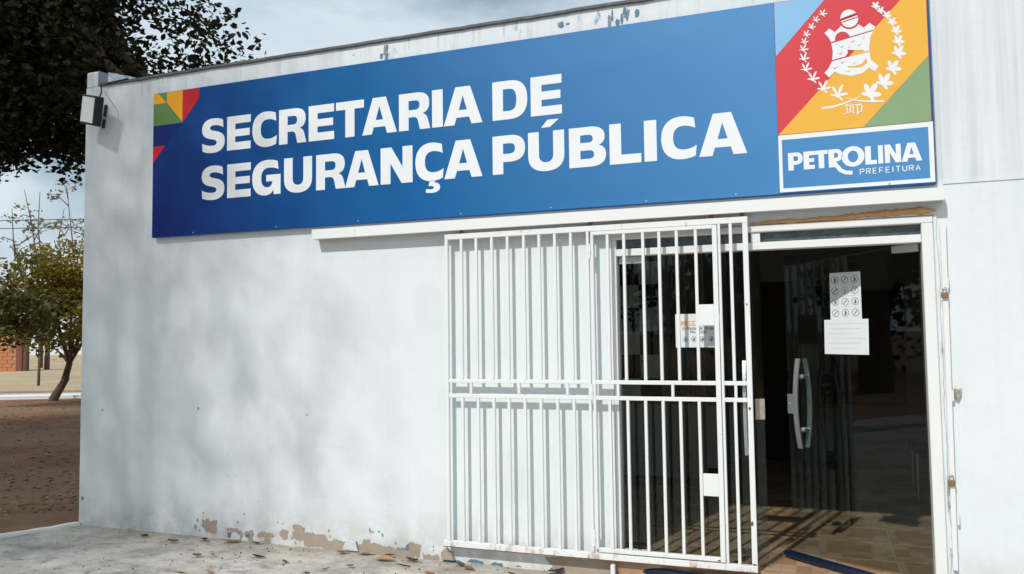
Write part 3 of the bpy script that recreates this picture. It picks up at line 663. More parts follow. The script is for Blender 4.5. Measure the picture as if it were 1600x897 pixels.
def glyph(ch, w):
    s, h = .29, .225
    sc_ = lambda pts: [tuple((v*w if i % 2 == 0 else v) for i, v in enumerate(p)) for p in pts]
    if ch == 'E': return [[(0, 0), (w, 0), (w, h), (s, h), (s, .395), (w*.96, .395), (w*.96, .605), (s, .605), (s, 1-h), (w, 1-h), (w, 1), (0, 1)]]
    if ch == 'L': return [[(0, 0), (w, 0), (w, h), (s, h), (s, 1), (0, 1)]]
    if ch == 'F': return [[(0, 0), (s, 0), (s, .38), (w*.94, .38), (w*.94, .6), (s, .6), (s, 1-h), (w, 1-h), (w, 1), (0, 1)]]
    if ch == 'I': return [[(0, 0), (w, 0), (w, 1), (0, 1)]]
    if ch == 'T': return [[(w/2-s/2, 0), (w/2+s/2, 0), (w/2+s/2, 1-h), (w, 1-h), (w, 1), (0, 1), (0, 1-h), (w/2-s/2, 1-h)]]
    if ch == 'N': return [sc_([(0, 0), (.31, 0), (.31, .56), (.66, 0), (1, 0), (1, 1), (.69, 1), (.69, .44), (.34, 1), (0, 1)])]
    if ch == 'A': return [sc_([(0, 0), (.28, 0), (.335, .19), (.665, .19), (.72, 0), (1, 0), (.69, 1), (.31, 1)]), sc_([(.395, .385), (.605, .385), (.5, .77)])]
    if ch == 'D':
        return [path(sc_([(0, 0), (.5, 0), (.85, 0, 1, .18, 1, .5), (1, .82, .85, 1, .5, 1), (0, 1)])),
                path([(s, h-.01), (w*.48, h-.01), (w*.64, h-.01, w*.69, .32, w*.69, .5), (w*.69, .68, w*.64, 1.01-h, w*.48, 1.01-h), (s, 1.01-h)])]
    if ch == 'U':
        return [path([(0, 1), (0, .4), (0, .12, w*.18, -.015, w*.5, -.015), (w*.82, -.015, w, .12, w, .4), (w, 1), (w-s, 1), (w-s, .4), (w-s, .27, w*.61, .21, w*.5, .21), (w*.39, .21, s, .27, s, .4), (s, 1)])]
    if ch == 'C':
        return [path(sc_([(.96, .71), (.93, .955), (.78, 1.0, .68, 1.015, .56, 1.015), (.2, 1.015, 0, .82, 0, .5), (0, .18, .2, -.015, .56, -.015), (.70, -.015, .84, .005, .955, .05), (.985, .30), (.88, .24, .76, .215, .65, .215), (.43, .215, .335, .31, .335, .5), (.335, .69, .43, .785, .63, .785), (.74, .785, .85, .76, .96, .71)]))]
    if ch == 'G':
        return [path(sc_([(.93, .72), (.90, .955), (.78, 1.0, .68, 1.015, .54, 1.015), (.2, 1.015, 0, .82, 0, .5), (0, .18, .17, -.015, .45, -.015), (.60, -.015, .70, .03, .745, .145), (.765, 0), (1, 0), (1, .575), (.50, .575), (.50, .385), (.715, .385), (.70, .27, .65, .215, .55, .215), (.40, .215, .32, .31, .32, .5), (.32, .69, .42, .785, .60, .785), (.72, .785, .82, .765, .93, .72)]))]
    if ch == 'S':
        return [path(sc_([(.92, .715), (.895, .95), (.78, 1.0, .64, 1.015, .50, 1.015), (.2, 1.015, .02, .9, .02, .7), (.02, .52, .16, .44, .42, .395), (.58, .365, .645, .345, .645, .285), (.645, .225, .58, .2, .46, .2), (.32, .2, .16, .23, .03, .295), (.045, .055), (.17, .005, .3, -.015, .47, -.015), (.79, -.015, .98, .1, .98, .31), (.98, .5, .84, .58, .60, .625), (.42, .66, .355, .675, .355, .73), (.355, .785, .42, .81, .53, .81), (.66, .81, .79, .78, .92, .715)]))]
    if ch == 'P':
        return [path([(0, 0), (s, 0), (s, .31), (w*.55, .31), (w*.84, .31, w, .43, w, .655), (w, .88, w*.84, 1, w*.55, 1), (0, 1)]),
                path([(s, .52), (w*.52, .52), (w*.65, .52, w*.69, .57, w*.69, .655), (w*.69, .74, w*.65, .79, w*.52, .79), (s, .79)])]
    if ch == 'R':
        return [path([(0, 0), (s, 0), (s, .345), (w*.46, .345), (w*.57, .345, w*.60, .30, w*.625, .2), (w*.675, 0), (w, 0), (w*.935, .23), (w*.91, .33, w*.87, .39, w*.76, .425), (w*.90, .46, w*.975, .55, w*.975, .695), (w*.975, .9, w*.85, 1, w*.57, 1), (0, 1)]),
                path([(s, .54), (w*.52, .54), (w*.63, .54, w*.665, .59, w*.665, .665), (w*.665, .745, w*.63, .79, w*.52, .79), (s, .79)])]
    if ch == 'B':
        return [path([(0, 0), (w*.58, 0), (w*.86, 0, w, .1, w, .29), (w, .42, w*.93, .50, w*.80, .525), (w*.91, .55, w*.97, .63, w*.97, .745), (w*.97, .91, w*.83, 1, w*.58, 1), (0, 1)]),
                path([(s, .20), (w*.55, .20), (w*.64, .20, w*.68, .24, w*.68, .305), (w*.68, .37, w*.64, .41, w*.55, .41), (s, .41)]),
                path([(s, .605), (w*.53, .605), (w*.61, .605, w*.65, .64, w*.65, .70), (w*.65, .765, w*.61, .80, w*.53, .80), (s, .80)])]
    if ch == 'O':
        k = .5523; o_ = []
        for (rx, rz, hx) in ((w/2, .515, 0), (w/2-s, .515-h, 1)):
            o_.append(path([(w/2+rx, .5), (w/2+rx, .5+rz*k, w/2+rx*k, .5+rz, w/2, .5+rz), (w/2-rx*k, .5+rz, w/2-rx, .5+rz*k, w/2-rx, .5), (w/2-rx, .5-rz*k, w/2-rx*k, .5-rz, w/2, .5-rz), (w/2+rx*k, .5-rz, w/2+rx, .5-rz*k, w/2+rx, .5)]))
        return o_
def dedupe(pl):
    o_ = []
    for p in pl:
        if not o_ or (abs(p[0]-o_[-1][0])+abs(p[1]-o_[-1][1])) > 1e-5: o_.append(p)
    if abs(o_[0][0]-o_[-1][0])+abs(o_[0][1]-o_[-1][1]) < 1e-5: o_.pop()
    return o_
LY = SY-.0016
def letter(ch, x0, x1, z0, hgt, par, mat='sign_white', y=LY, t=.0012, name='letter', extra=None):
    w = (x1-x0)/hgt; cs = [dedupe(c) for c in glyph(ch, w)]
    tr_ = lambda c: [(x0+p[0]*hgt, z0+p[1]*hgt) for p in c]
    b = MB(); b.prism(tr_(cs[0]), [tr_(c) for c in cs[1:]], y=y, t=t)
    for e in extra or []: b.prism(tr_([(p[0]*w, p[1]) for p in e]), y=y, t=t)
    return b.build(name, MAT[mat], par)
H1, ZA, ZB2 = .275, 3.079, 2.694
for ch, a, c in zip('SECRETARIADE', *zip(*[(1.318, 1.556), (1.574, 1.804), (1.821, 2.058), (2.074, 2.326), (2.348, 2.576), (2.593, 2.837), (2.822, 3.115), (3.133, 3.388), (3.404, 3.490), (3.497, 3.799), (3.877, 4.138), (4.163, 4.388)])):
    letter(ch, a, c, ZA, H1, sg)
ced = [path([(.50, -.005), (.70, -.005), (.66, -.06), (.80, -.075, .86, -.12, .86, -.19), (.86, -.29, .74, -.335, .55, -.335), (.46, -.335, .40, -.325, .36, -.31), (.38, -.215), (.43, -.235, .48, -.24, .54, -.24), (.61, -.24, .64, -.225, .64, -.195), (.64, -.155, .60, -.145, .46, -.145)], 6)]
acu = [[(.37, 1.10), (.62, 1.10), (.86, 1.29), (.55, 1.29)]]
for ch, a, c in zip('SEGURANCAPUBLICA', *zip(*[(1.319, 1.556), (1.578, 1.807), (1.822, 2.090), (2.123, 2.379), (2.416, 2.676), (2.672, 2.960), (2.978, 3.243), (3.266, 3.496), (3.498, 3.795), (3.874, 4.117), (4.139, 4.400), (4.434, 4.690), (4.715, 4.927), (4.948, 5.030), (5.060, 5.290), (5.301, 5.598)])):
    letter(ch, a, c, ZB2, H1-.003, sg, extra=ced if (ch == 'C' and a < 4) else acu if (ch == 'U' and a > 4) else None)
# corner motif
PY = SY-.0016
def flat(name, mat, pts, par, holes=(), y=PY, t=.001): b = MB(); b.prism(pts, holes, y=y, t=t); return b.build(name, MAT[mat], par)
SZT, SXL = SZ1-.005, SX0+.005
for m_, pts in [('sign_yellow', [(SXL, 3.5415), (.948, 3.5415), (.862, SZT), (SXL, SZT)]), ('sign_green', [(.866, SZT), (.9505, 3.5415), (.9505, SZT)]),
                ('sign_yellow', [(.952, SZT), (.952, 3.541), (1.118, 3.362), (1.118, SZT)]), ('sign_red', [(1.1195, SZT), (1.1195, 3.358), (1.288, 3.543), (1.288, SZT)]),
                ('sign_green', [(SXL, 3.540), (.948, 3.540), (1.1155, 3.357), (SXL, 3.357)]), ('sign_red', [(SXL, 3.182), (.941, 3.182), (SXL, 3.042)]),
                ('sign_navy', [(SXL, 3.3555), (1.112, 3.3555), (.943, 3.1835), (SXL, 3.1835)])]:
    flat('corner_triangle', m_, pts, sg)
# coat-of-arms panel : coloured diagonal bands
lp_ = bx('crest_panel', MAT['crest_red'], sg, 5.785, SX1-.012, SY-.0015, SY-.0001, 2.787, SZ1-.003)
XL, XR, ZLo, ZHi = 5.787, SX1-.014, 2.789, SZ1-.005
def band(m_, pts): flat('colour_band', m_, pts, lp_)
k1 = (3.596-3.288)/(6.076-5.789); k2 = (3.53-2.788)/(6.491-5.782); k3 = (3.18-2.787)/(6.642-6.273)
band('crest_sky', [(XL, 3.286), (XL+(ZHi-3.286)/k1, ZHi), (XL, ZHi)])
band('crest_yellow', [(XL+.002, ZLo), (6.273, ZLo), (XR, ZLo+(XR-6.273)*k3), (XR, ZHi), (XL+.002+(ZHi-ZLo)/k2, ZHi)])
band('crest_green', [(6.2755, ZLo), (XR, ZLo), (XR, ZLo+(XR-6.2755)*k3)])
CYP = SY-.0027
cr_ = empty('coat_of_arms', (0, 0, 0)); cr_.parent = sg; cr_.location = -sg.location
def cz(u, v):
    p = at(1220+u/4.7217, v/4.7217, SY); return (p.x, p.z)
def cflat(name, mat, uv, holes=(), dy=0.0):
    b = MB(); b.prism([cz(*q) for q in uv], [[cz(*q) for q in h_] for h_ in holes], y=CYP-dy, t=.0009); o = b.build(name, MAT[mat], sg)
    o.parent = cr_; o.location = (0, 0, 0); return o
def arc(cx_, cy_, r, a0, a1, n=14): return [(cx_+r*math.cos(math.radians(a0+(a1-a0)*i/n)), cy_+r*math.sin(math.radians(a0+(a1-a0)*i/n))) for i in range(n+1)]
cflat('shield_top', 'sign_white', [(322, 245), (358, 212), (398, 239), (436, 203)]+arc(505, 138, 80, 140, 32)+[(612, 206), (655, 170), (698, 200), (684, 221), (513, 271)]+arc(456, 292, 57, -22, -190, 12)+[(371, 313), (352, 278)])
cflat('shield_middle', 'sign_white', [(373, 322), (520, 278), (681, 230), (662, 275), (651, 340), (653, 377), (624, 383), (600, 369), (540, 371), (492, 367), (494, 395), (472, 420), (440, 428), (379, 446), (384, 385)])
cflat('shield_foot', 'sign_white', [(377, 456), (480, 426), (655, 385), (662, 440), (722, 490), (692, 527), (652, 500), (600, 542), (520, 561), (440, 549), (399, 531), (358, 573), (322, 540), (352, 505)],
      [[(490, 490), (550, 489), (600, 470), (628, 430), (641, 466), (600, 497), (540, 504), (498, 500)]])
cflat('ball_cap', 'sign_white', arc(505, 138, 66, 178, 320, 12)); cflat('ball_band', 'sign_red', [(440, 142), (565, 100), (568, 106), (441, 150)], dy=.0012)
cflat('ball_middle', 'sign_white', [(443, 157), (566, 113), (568, 122), (446, 164)]); cflat('ball_bowl', 'sign_white', [(447, 172)]+[(570, 130)]+arc(505, 138, 66, 2, 146, 12))
for i, (u, v, s_) in enumerate([(410, 328, 20), (530, 305, 36), (450, 345, 34), (505, 345, 20), (578, 332, 40), (610, 278, 26), (440, 395, 40), (455, 460, 38), (400, 500, 45), (545, 465, 30), (500, 525, 40)]):
    cflat('bird_mark', 'sign_red' if i in (1, 2, 6, 7, 8) else 'print_tan', [(u-s_*.5, v-2), (u-s_*.1, v+5), (u+s_*.5, v-9), (u-s_*.05, v+10)], dy=.0012)
def leafstar(u, v, R, ang, wid, k=90):
    """palmate leaf: five pointed lobes round an axis, short base"""
    out = []
    for i in range(k):
        t = 2*math.pi*i/k-math.pi; r = .20
        for la, ll in ((0, 1), (.95, .88), (-.95, .88), (1.95, .62), (-1.95, .62)):
            q = abs(t-la)/wid
            if q < 1: r = max(r, ll*(1-q*q*.35)*(1-q)**.42)
        out.append((u+R*r*math.cos(t+ang), v+R*r*math.sin(t+ang)))
    return out
for (u, v, R) in [(308, 100, 36), (258, 145, 32), (225, 197, 34), (188, 253, 34), (172, 307, 34), (165, 362, 40), (168, 428, 45), (183, 505, 50), (235, 575, 55), (312, 645, 62), (420, 690, 76)]:
    cflat('wreath_leaf', 'sign_white', leafstar(u, v+R*.2, R*1.2, -1.15, .36))
for (u, v, R) in [(700, 42, 34), (738, 77, 31), (783, 110, 34), (822, 160, 36), (852, 222, 40), (868, 298, 45), (870, 382, 54), (830, 495, 60), (765, 598, 66), (665, 678, 76)]:
    cflat('wreath_leaf', 'sign_white', leafstar(u-R*.15, v+R*.3, R*1.35, -1.0, .60))
def ribbon(pts, w):
    Lp, Rp = [], []; n = len(pts)
    for i in range(n):
        a = Vector(pts[max(i-1, 0)]); c = Vector(pts[min(i+1, n-1)]); d_ = (c-a).normalized(); nn = Vector((-d_.y, d_.x)); ww = w[i] if hasattr(w, '__len__') else w
        p = Vector(pts[i]); Lp.append(tuple(p+nn*ww/2)); Rp.append(tuple(p-nn*ww/2))
    return Lp+Rp[::-1]
cflat('branch_stem', 'sign_white', ribbon([(303, 800), (380, 790), (450, 770), (520, 742), (585, 714)], [14, 14, 12, 10, 3]))
cflat('branch_stem', 'sign_white', ribbon([(478, 724), (540, 740), (620, 749), (690, 750), (760, 748)], [3, 9, 12, 14, 14]), dy=.0012)
for uv, w_ in [([(470, 845), (490, 835), (488, 790), (476, 785), (492, 772)], 9), ([(500, 775), (512, 785), (512, 835)], 9), ([(522, 772), (534, 784), (532, 832), (545, 838)], 9), ([(472, 842), (500, 832)], 6),
               ([(556, 775), (566, 786), (566, 850)], 9), ([(572, 782), (590, 772), (598, 790), (594, 825), (560, 835)], 9), ([(480, 782), (600, 770)], 5)]:
    cflat('monogram_stroke', 'sign_white', ribbon(uv, w_), dy=.0004+.0003*len(uv))
# town-hall logo box
lb_ = bx('logo_border', MAT['sign_white'], sg, 5.785, SX1-.006, SY-.0015, SY-.0001, 2.429, 2.7855)
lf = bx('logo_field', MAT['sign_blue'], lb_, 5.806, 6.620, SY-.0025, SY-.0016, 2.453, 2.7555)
Q = lambda u: at(1190+u/2.893, 730/2.893, SY).x
LYY = SY-.0026
z0l, hl = 2.560, .110
for ch, a, c in [('P', 120, 186), ('E', 190, 240), ('T', 241, 300), ('O', 362, 466), ('L', 469, 521), ('I', 528, 550), ('N', 558, 631), ('A', 633, 726)]:
    if ch == 'O': letter(ch, Q(a), Q(c), z0l-.004, hl*1.1, lb_, y=LYY)
    else: letter(ch, Q(a), Q(c), z0l, hl, lb_, y=LYY, name='letter')
letter('P', Q(303), Q(366), z0l, hl, lb_, y=LYY)
xa = Q(330); flat('letter_tail', 'sign_white', ribbon([(xa-.006, z0l+.034), (xa+.010, z0l+.008), (xa+.032, z0l-.022), (xa+.060, z0l-.038), (xa+.098, z0l-.042)], .024), lb_, y=LYY-.0013)
STK = {'P': [[(0, 0), (0, 1), (.6, 1), (.85, .9), (.85, .6), (.6, .5), (0, .5)]], 'R': [[(0, 0), (0, 1), (.6, 1), (.85, .9), (.85, .6), (.6, .5), (0, .5)], [(.45, .48), (.85, 0)]], 'E': [[(.75, 0), (0, 0), (0, 1), (.75, 1)], [(0, .5), (.65, .5)]],
       'F': [[(0, 0), (0, 1), (.75, 1)], [(0, .5), (.65, .5)]], 'I': [[(.08, 0), (.08, 1)]], 'T': [[(.45, 0), (.45, 1)], [(0, 1), (.9, 1)]], 'U': [[(0, 1), (0, .3), (.2, .03), (.65, .03), (.85, .3), (.85, 1)]], 'A': [[(0, 0), (.45, 1), (.9, 0)], [(.17, .35), (.73, .35)]],
       'N': [[(0, 0), (0, 1), (.8, 0), (.8, 1)]], 'D': [[(0, 0), (0, 1), (.5, 1), (.85, .7), (.85, .3), (.5, 0), (0, 0)]], 'S': [[(.8, .9), (.5, 1), (.15, .95), (.02, .75), (.2, .55), (.65, .45), (.82, .25), (.65, .03), (.3, 0), (0, .12)]], 'O': [[(.45, 0), (.1, .2), (.02, .5), (.1, .8), (.45, 1), (.8, .8), (.88, .5), (.8, .2), (.45, 0)]], 'J': [[(.6, 1), (.6, .2), (.4, 0), (.1, .1)]]}
def stroke_text(txt, x0, z0, hgt, adv, wk_, mat, par, y, fr=None, gname='letter'):
    x = x0
    for i, ch in enumerate(txt):
        if ch != ' ':
            b = MB()
            for j, st in enumerate(STK[ch]):
                r_ = ribbon([(x+p[0]*hgt*.8, z0+p[1]*hgt) for p in st], wk_)
                n = len(st)
                base_ = [(fr or (lambda a_, c_, d_: Vector((a_, y-d_, c_))))(p[0], p[1], .0006+.0002*j) for p in r_]
                b.add(base_, [(k, k+1, 2*n-2-k, 2*n-1-k) for k in range(n-1)])
            b.build(gname, MAT[mat], par)
        x += adv*(.55 if ch in 'I' else 1)
stroke_text('PREFEITURA', 6.246, 2.505, .031, .0352, .0055, 'sign_white', lb_, LYY)
# screws along the sign and litter tucked behind it
for px in (302, 432, 560, 720, 861, 1010, 1150, 1390):
    p = at(px, 364-(px-302)*.068, SY); b = MB(); b.tube([(p.x, SY-.0015, SZ0+.02), (p.x, SY-.004, SZ0+.02)], .006, 8); b.build('screw', MAT['aluminium'], sg)

# ================================================================== NOTICES
pd0 = dm @ Vector((-.45, -.006, 1.0)); pnrm = (dm.to_3x3() @ Vector((0, -1, 0))).normalized(); pax = (dm.to_3x3() @ Vector((1, 0, 0))).normalized()
def door_xy(px, py):
    p = atp(px, py, pd0, pnrm); return ((p-pd0).dot(pax), p.z)
def door_fr(x, z, d): return Vector((pd0.x, pd0.y, 0))+pax*x+pnrm*d+Vector((0, 0, z))
def paper_on_door(corners, name, label, lift):
    o = empty(name, door_fr(0, 1.6, 0), label, 'notice'); b = MB(); pts = [door_xy(*c) for c in corners]
    b.prism(pts, t=.0006+lift, fr=door_fr); b.build('sheet', MAT['paper'], o); return o, pts
o, pts = paper_on_door([(1298, 501), (1347, 499), (1344, 424), (1296, 427)], 'pictogram_notice', 'white notice with twelve round pictograms taped to the right glass leaf', .0004)
for r_ in range(4):
    for c_ in range(3):
        u = .17+.32*c_; v = .15+.232*(3-r_)
        a = Vector(pts[0])*(1-u)*(1-v)+Vector(pts[1])*u*(1-v)+Vector(pts[2])*u*v+Vector(pts[3])*(1-u)*v
        R = .024; k = 20
        ring = [(a.x+R*math.cos(t), a.y+R*math.sin(t)) for t in [2*math.pi*i/k for i in range(k)]]; hole = [(a.x+R*.86*math.cos(t), a.y+R*.86*math.sin(t)) for t in [2*math.pi*i/k for i in range(k)]]
        b = MB(); b.prism(ring, [hole], t=.0014, fr=door_fr)
        mt = 'print_grey'
        if (r_, c_) in ((0, 0), (1, 0)): mt = 'print_red'
        if (r_, c_) == (1, 1): mt = 'print_tan'
        mk = [(a.x-.009, a.y-.013), (a.x+.004, a.y-.015), (a.x+.010, a.y-.002), (a.x+.004, a.y+.013), (a.x-.006, a.y+.011), (a.x-.003, a.y)] if (r_+c_) % 2 == 0 else [(a.x-.014, a.y-.012), (a.x-.009, a.y-.014), (a.x+.014, a.y+.010), (a.x+.009, a.y+.014), (a.x, a.y+.004)]
        b.prism(mk, t=.0013, fr=door_fr); b.build('pictogram', MAT[mt], o)
for r_ in range(4):
    v = .265+.232*(3-r_); a = Vector(pts[0])*(1-v)+Vector(pts[3])*v; c = Vector(pts[1])*(1-v)+Vector(pts[2])*v
    q0 = a+(c-a)*.14; q1 = a+(c-a)*.84
    b = MB(); b.prism([(q0.x, q0.y), (q1.x, q1.y), (q1.x, q1.y+.004), (q0.x, q0.y+.004)], t=.0012, fr=door_fr); b.build('caption_line', MAT['print_faint'], o)
o, pts = paper_on_door([(1289, 553), (1358, 554.5), (1357, 498), (1288, 500)], 'plain_notice', 'nearly blank white sheet taped below the pictogram notice', .0010)
for i in range(6):
    v = .86-.14*i; a = Vector(pts[0])*(1-v)+Vector(pts[3])*v; c = Vector(pts[1])*(1-v)+Vector(pts[2])*v; q0 = a+(c-a)*(.08+.1*(i % 2)); q1 = a+(c-a)*(.95-.12*(i % 3))
    b = MB(); b.prism([(q0.x, q0.y), (q1.x, q1.y), (q1.x, q1.y+.007), (q0.x, q0.y+.007)], t=.0018, fr=door_fr); b.build('text_line', MAT['print_faint'], o)
NY = GY-.0055
q = [at(1055, 491, NY), at(1122, 491, NY), at(1120, 541.5, NY), at(1058, 543, NY)]
o = empty('entry_notice', (q[0].x, NY, q[0].z), 'white entry notice with orange band taped to the left glass leaf', 'notice')
x0, x1, z0, z1 = q[0].x, q[0].x+.285, q[3].z, q[0].z
bx('sheet', MAT['paper'], o, x0, x1, NY-.0012, NY-.0002, z0, z1)
bx('orange_band', MAT['print_orange'], o, x0+.035, x1-.02, NY-.0018, NY-.0013, z1-.076, z1-.046)
for k in range(7): bx('band_mark', MAT['paper'], o, x0+.075+k*.022, x0+.088+k*.022, NY-.0022, NY-.0019, z1-.070, z1-.052)
stroke_text('ENTRADA DE PESSOAS', x0+.048, z1-.103, .015, .0128, .0035, 'print_grey', o, NY-.0013)
stroke_text('TRAJANDO', x0+.09, z1-.126, .015, .0138, .0035, 'print_grey', o, NY-.0013)
for k in range(4):
    cx_, cz_ = x0+.063+k*.055, z1-.165; R = .018
    ring = [(cx_+R*math.cos(t), cz_+R*math.sin(t)) for t in [2*math.pi*i/18 for i in range(18)]]; hole = [(cx_+R*.85*math.cos(t), cz_+R*.85*math.sin(t)) for t in [2*math.pi*i/18 for i in range(18)]]
    b = MB(); b.prism(ring, [hole], y=NY-.0013, t=.0006); b.prism([(cx_-.010, cz_-.009), (cx_+.003, cz_-.010), (cx_+.010, cz_+.003), (cx_+.002, cz_+.010), (cx_-.006, cz_+.004)], y=NY-.0013, t=.0005); b.build('pictogram', MAT['print_grey'], o)

# ================================================================== FLOODLIGHT
flo = empty('flood_light', (.17, 0, 3.6), 'square black flood light with white lens bracketed at the wall corner', 'flood light')
c0 = at(141, 172, -.17)
az = math.radians(-13)
fm = Matrix.Translation(c0) @ Matrix.Rotation(az, 4, 'Z') @ Matrix.Rotation(math.radians(15), 4, 'Y') @ Matrix.Rotation(math.radians(3), 4, 'X')
hs = MB(); hs.cbox(-.115, .115, -.022, .05, -.125, .125, c=.008, m=fm)
for k in range(6): hs.box(-.08+.028*k, -.074+.028*k, .05, .068, -.09, .09, m=fm)
hs.build('housing', MAT['black_plastic'], flo)
bx('lens', MAT['lamp_lens'], flo, -.096, .096, -.0255, -.0225, -.106, .106, m=fm)
b = MB(); xb = at(164, 180, -.01).x; zc = at(164, 180, -.01).z
bm_ = Matrix.Translation((xb, -.012, zc)) @ Matrix.Rotation(math.radians(8), 4, 'Y')
b.cbox(-.012, .012, -.008, .008, -.03, .09, c=.002, m=bm_); b.cbox(-.012, .012, -.008, .008, -.115, -.035, c=.002, m=bm_)
b.build('wall_bracket', MAT['black_plastic'], flo)
hp = fm @ Vector((.1, .02, -.01))
b = MB(); b.tube([(xb, -.02, zc-.03), ((xb+hp.x)/2, (hp.y-.02)/2-.01, (zc-.03+hp.z)/2), tuple(hp)], .014, 8); b.build('arm', MAT['aluminium'], flo)
tp = fm @ Vector((.06, .03, .10))
b = MB(); b.tube([tuple(tp), (tp.x+.01, tp.y+.02, tp.z+.07), (.20, -.03, 3.775), (.28, -.024, 3.800), (.5, -.026, 3.812)], .006, 6); b.build('cable', MAT['black_plastic'], flo)

# ================================================================== TREES
def leaves_mesh(centers, radii, per, size, seed, flat_=.55, droop=.0):
    r = np.random.default_rng(seed); n = len(centers)*per
    C = np.repeat(np.array(centers), per, 0); R = np.repeat(np.array(radii), per, 0)[:, None]
    d = r.normal(size=(n, 3)); d /= np.linalg.norm(d, axis=1)[:, None]; d *= r.random((n, 1))**.45; d[:, 2] *= flat_
    p = C+d*R
    a = r.normal(size=(n, 3)); a[:, 2] = a[:, 2]*.5-droop; a /= np.linalg.norm(a, axis=1)[:, None]
    u = r.normal(size=(n, 3)); u -= (u*a).sum(1)[:, None]*a; u /= np.linalg.norm(u, axis=1)[:, None]; nn = np.cross(a, u)
    s = size*(.65+.7*r.random((n, 1)))
    v = np.stack([p-a*s*.5, p-a*s*.1+u*s*.26+nn*s*.06, p+a*s*.25+u*s*.22+nn*s*.05, p+a*s*.55, p+a*s*.25-u*s*.22+nn*s*.05, p-a*s*.1-u*s*.26+nn*s*.06], 1).reshape(-1, 3)
    me = bpy.data.meshes.new('crown'); k = np.arange(n)[:, None]*6
    f = np.concatenate([k+np.array([0, 1, 2, 3]), k+np.array([0, 3, 4, 5])], 0).reshape(-1)
    me.vertices.add(n*6); me.vertices.foreach_set('co', v.reshape(-1)); me.loops.add(len(f)); me.loops.foreach_set('vertex_index', f.astype(np.int32))
    me.polygons.add(2*n); me.polygons.foreach_set('loop_start', np.arange(0, 8*n, 4, dtype=np.int32)); me.update(calc_edges=True); me.validate()
    return me
def tree(name, base, crown_c, rad, nclump, per, size, clump_r, mat, label, seed, trunk_r=.2, fork=None, cat='tree', group=None, shell=.45, bark='bark', limbs=8, keep=None, droop=.2, flat_=.55):
    r = random.Random(seed); o = empty(name, base, label, cat, group)
    cs, rs = [], []
    while len(cs) < nclump:
        d = Vector((r.gauss(0, 1), r.gauss(0, 1), r.gauss(0, 1))).normalized()*(shell+(1-shell)*r.random()**.6)
        lump = .78+.45*mnoise.noise(d*1.9+Vector((seed, 0, 0)))
        p = Vector((crown_c[0]+d.x*rad[0]*lump, crown_c[1]+d.y*rad[1]*lump, crown_c[2]+d.z*rad[2]*lump))
        if keep and not keep(p): continue
        cs.append(tuple(p)); rs.append(clump_r*(.6+.8*r.random()))
    me = leaves_mesh(cs, rs, per, size, seed, flat_, droop); me.materials.append(MAT[mat])
    co = bpy.data.objects.new('crown', me); COL.objects.link(co); co.parent = o; co.location = -Vector(base)
    b = MB(); base = Vector(base); fk = Vector(fork) if fork else base+(Vector(crown_c)-base)*.45
    mid = (base+fk)/2+Vector((r.uniform(-.12, .12), r.uniform(-.12, .12), 0))*trunk_r*4
    b.tube([base-Vector((0, 0, .1)), base+Vector((0, 0, .08)), mid, fk], [trunk_r*1.5, trunk_r*1.15, trunk_r*.9, trunk_r*.75], 10)
    b.build('trunk', MAT[bark], o)
    b = MB()
    for k in range(limbs):
        t = Vector(cs[r.randrange(len(cs))]); m_ = fk+(t-fk)*.45+Vector((r.uniform(-.2, .2), r.uniform(-.2, .2), r.uniform(0, .3)))*(t-fk).length*.25
        b.tube([fk-(fk-mid).normalized()*trunk_r*.3, fk+(m_-fk)*.5, m_, t], [trunk_r*.55, trunk_r*.42, trunk_r*.26, trunk_r*.08], 7)
        for q in range(2):
            t2 = Vector(cs[r.randrange(len(cs))])
            if (t2-m_).length < (t-fk).length*1.2: b.tube([m_, (m_+t2)/2+Vector((0, 0, .1)), t2], [trunk_r*.2, trunk_r*.13, trunk_r*.04], 6)
    b.build('limbs', MAT[bark], o)
    return o
# big dark tree beyond the left corner of the building
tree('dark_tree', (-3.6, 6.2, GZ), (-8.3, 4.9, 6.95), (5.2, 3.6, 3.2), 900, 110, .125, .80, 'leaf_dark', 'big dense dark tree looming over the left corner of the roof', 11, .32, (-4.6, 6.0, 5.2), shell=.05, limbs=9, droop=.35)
# tree standing left of the forecourt, outside the picture, whose shade lies on the left of the wall
def clear_frame(p):
    v = p-CAM; dz = v.dot(CF)
    if dz <= .3: return True
    px = 800+FPX*v.dot(CR)/dz; py = 448.5-FPX*v.dot(CU)/dz
    return px < -170 or py < -230
tree('shade_tree', (-9.5, -10.2, GZ), (-10.4, -9.6, 12.7), (6.7, 4.8, 7.0), 1100, 300, .09, 2.2, 'leaf_green', 'tall leafy shade tree left of the forecourt, outside the picture', 23, .4, (-9.2, -10.0, 5.5), shell=.05, limbs=12, flat_=.85, keep=clear_frame)
tree('shade_tree', (-2.6, -11.2, GZ), (-3.7, -10.8, 12.2), (4.1, 3.6, 5.6), 620, 34, .10, 1.9, 'leaf_green', 'unseen thin-crowned tree nearer the doorway, added to soften the shade edge', 29, .22, (-2.8, -11.0, 5.5), shell=.05, limbs=5, flat_=.85, keep=clear_frame)  # second crown added out of view to fade the wall shade rightwards
# small leaning tree by the path
tb_ = atz(84, 627, GZ); dpt = (tb_-CAM).dot(CF)
fk_ = atd(109, 566, dpt)
tree('leaning_tree', tb_, atd(105, 455, dpt), (2.25, 1.9, 1.8), 210, 42, .13, .48, 'leaf_olive', 'small olive green tree with a leaning forked trunk by the path', 31, .105, fk_, limbs=9, shell=.2)
tb2 = atz(-60, 640, GZ); dp2 = (tb2-CAM).dot(CF)
tree('green_tree', tb2, atd(12, 490, dp2), (1.7, 1.6, 1.1), 80, 34, .14, .45, 'leaf_green', 'dark green low tree at the left edge, its crown touching the leaning tree', 37, .13, atd(-40, 560, dp2), limbs=8, shell=.2)
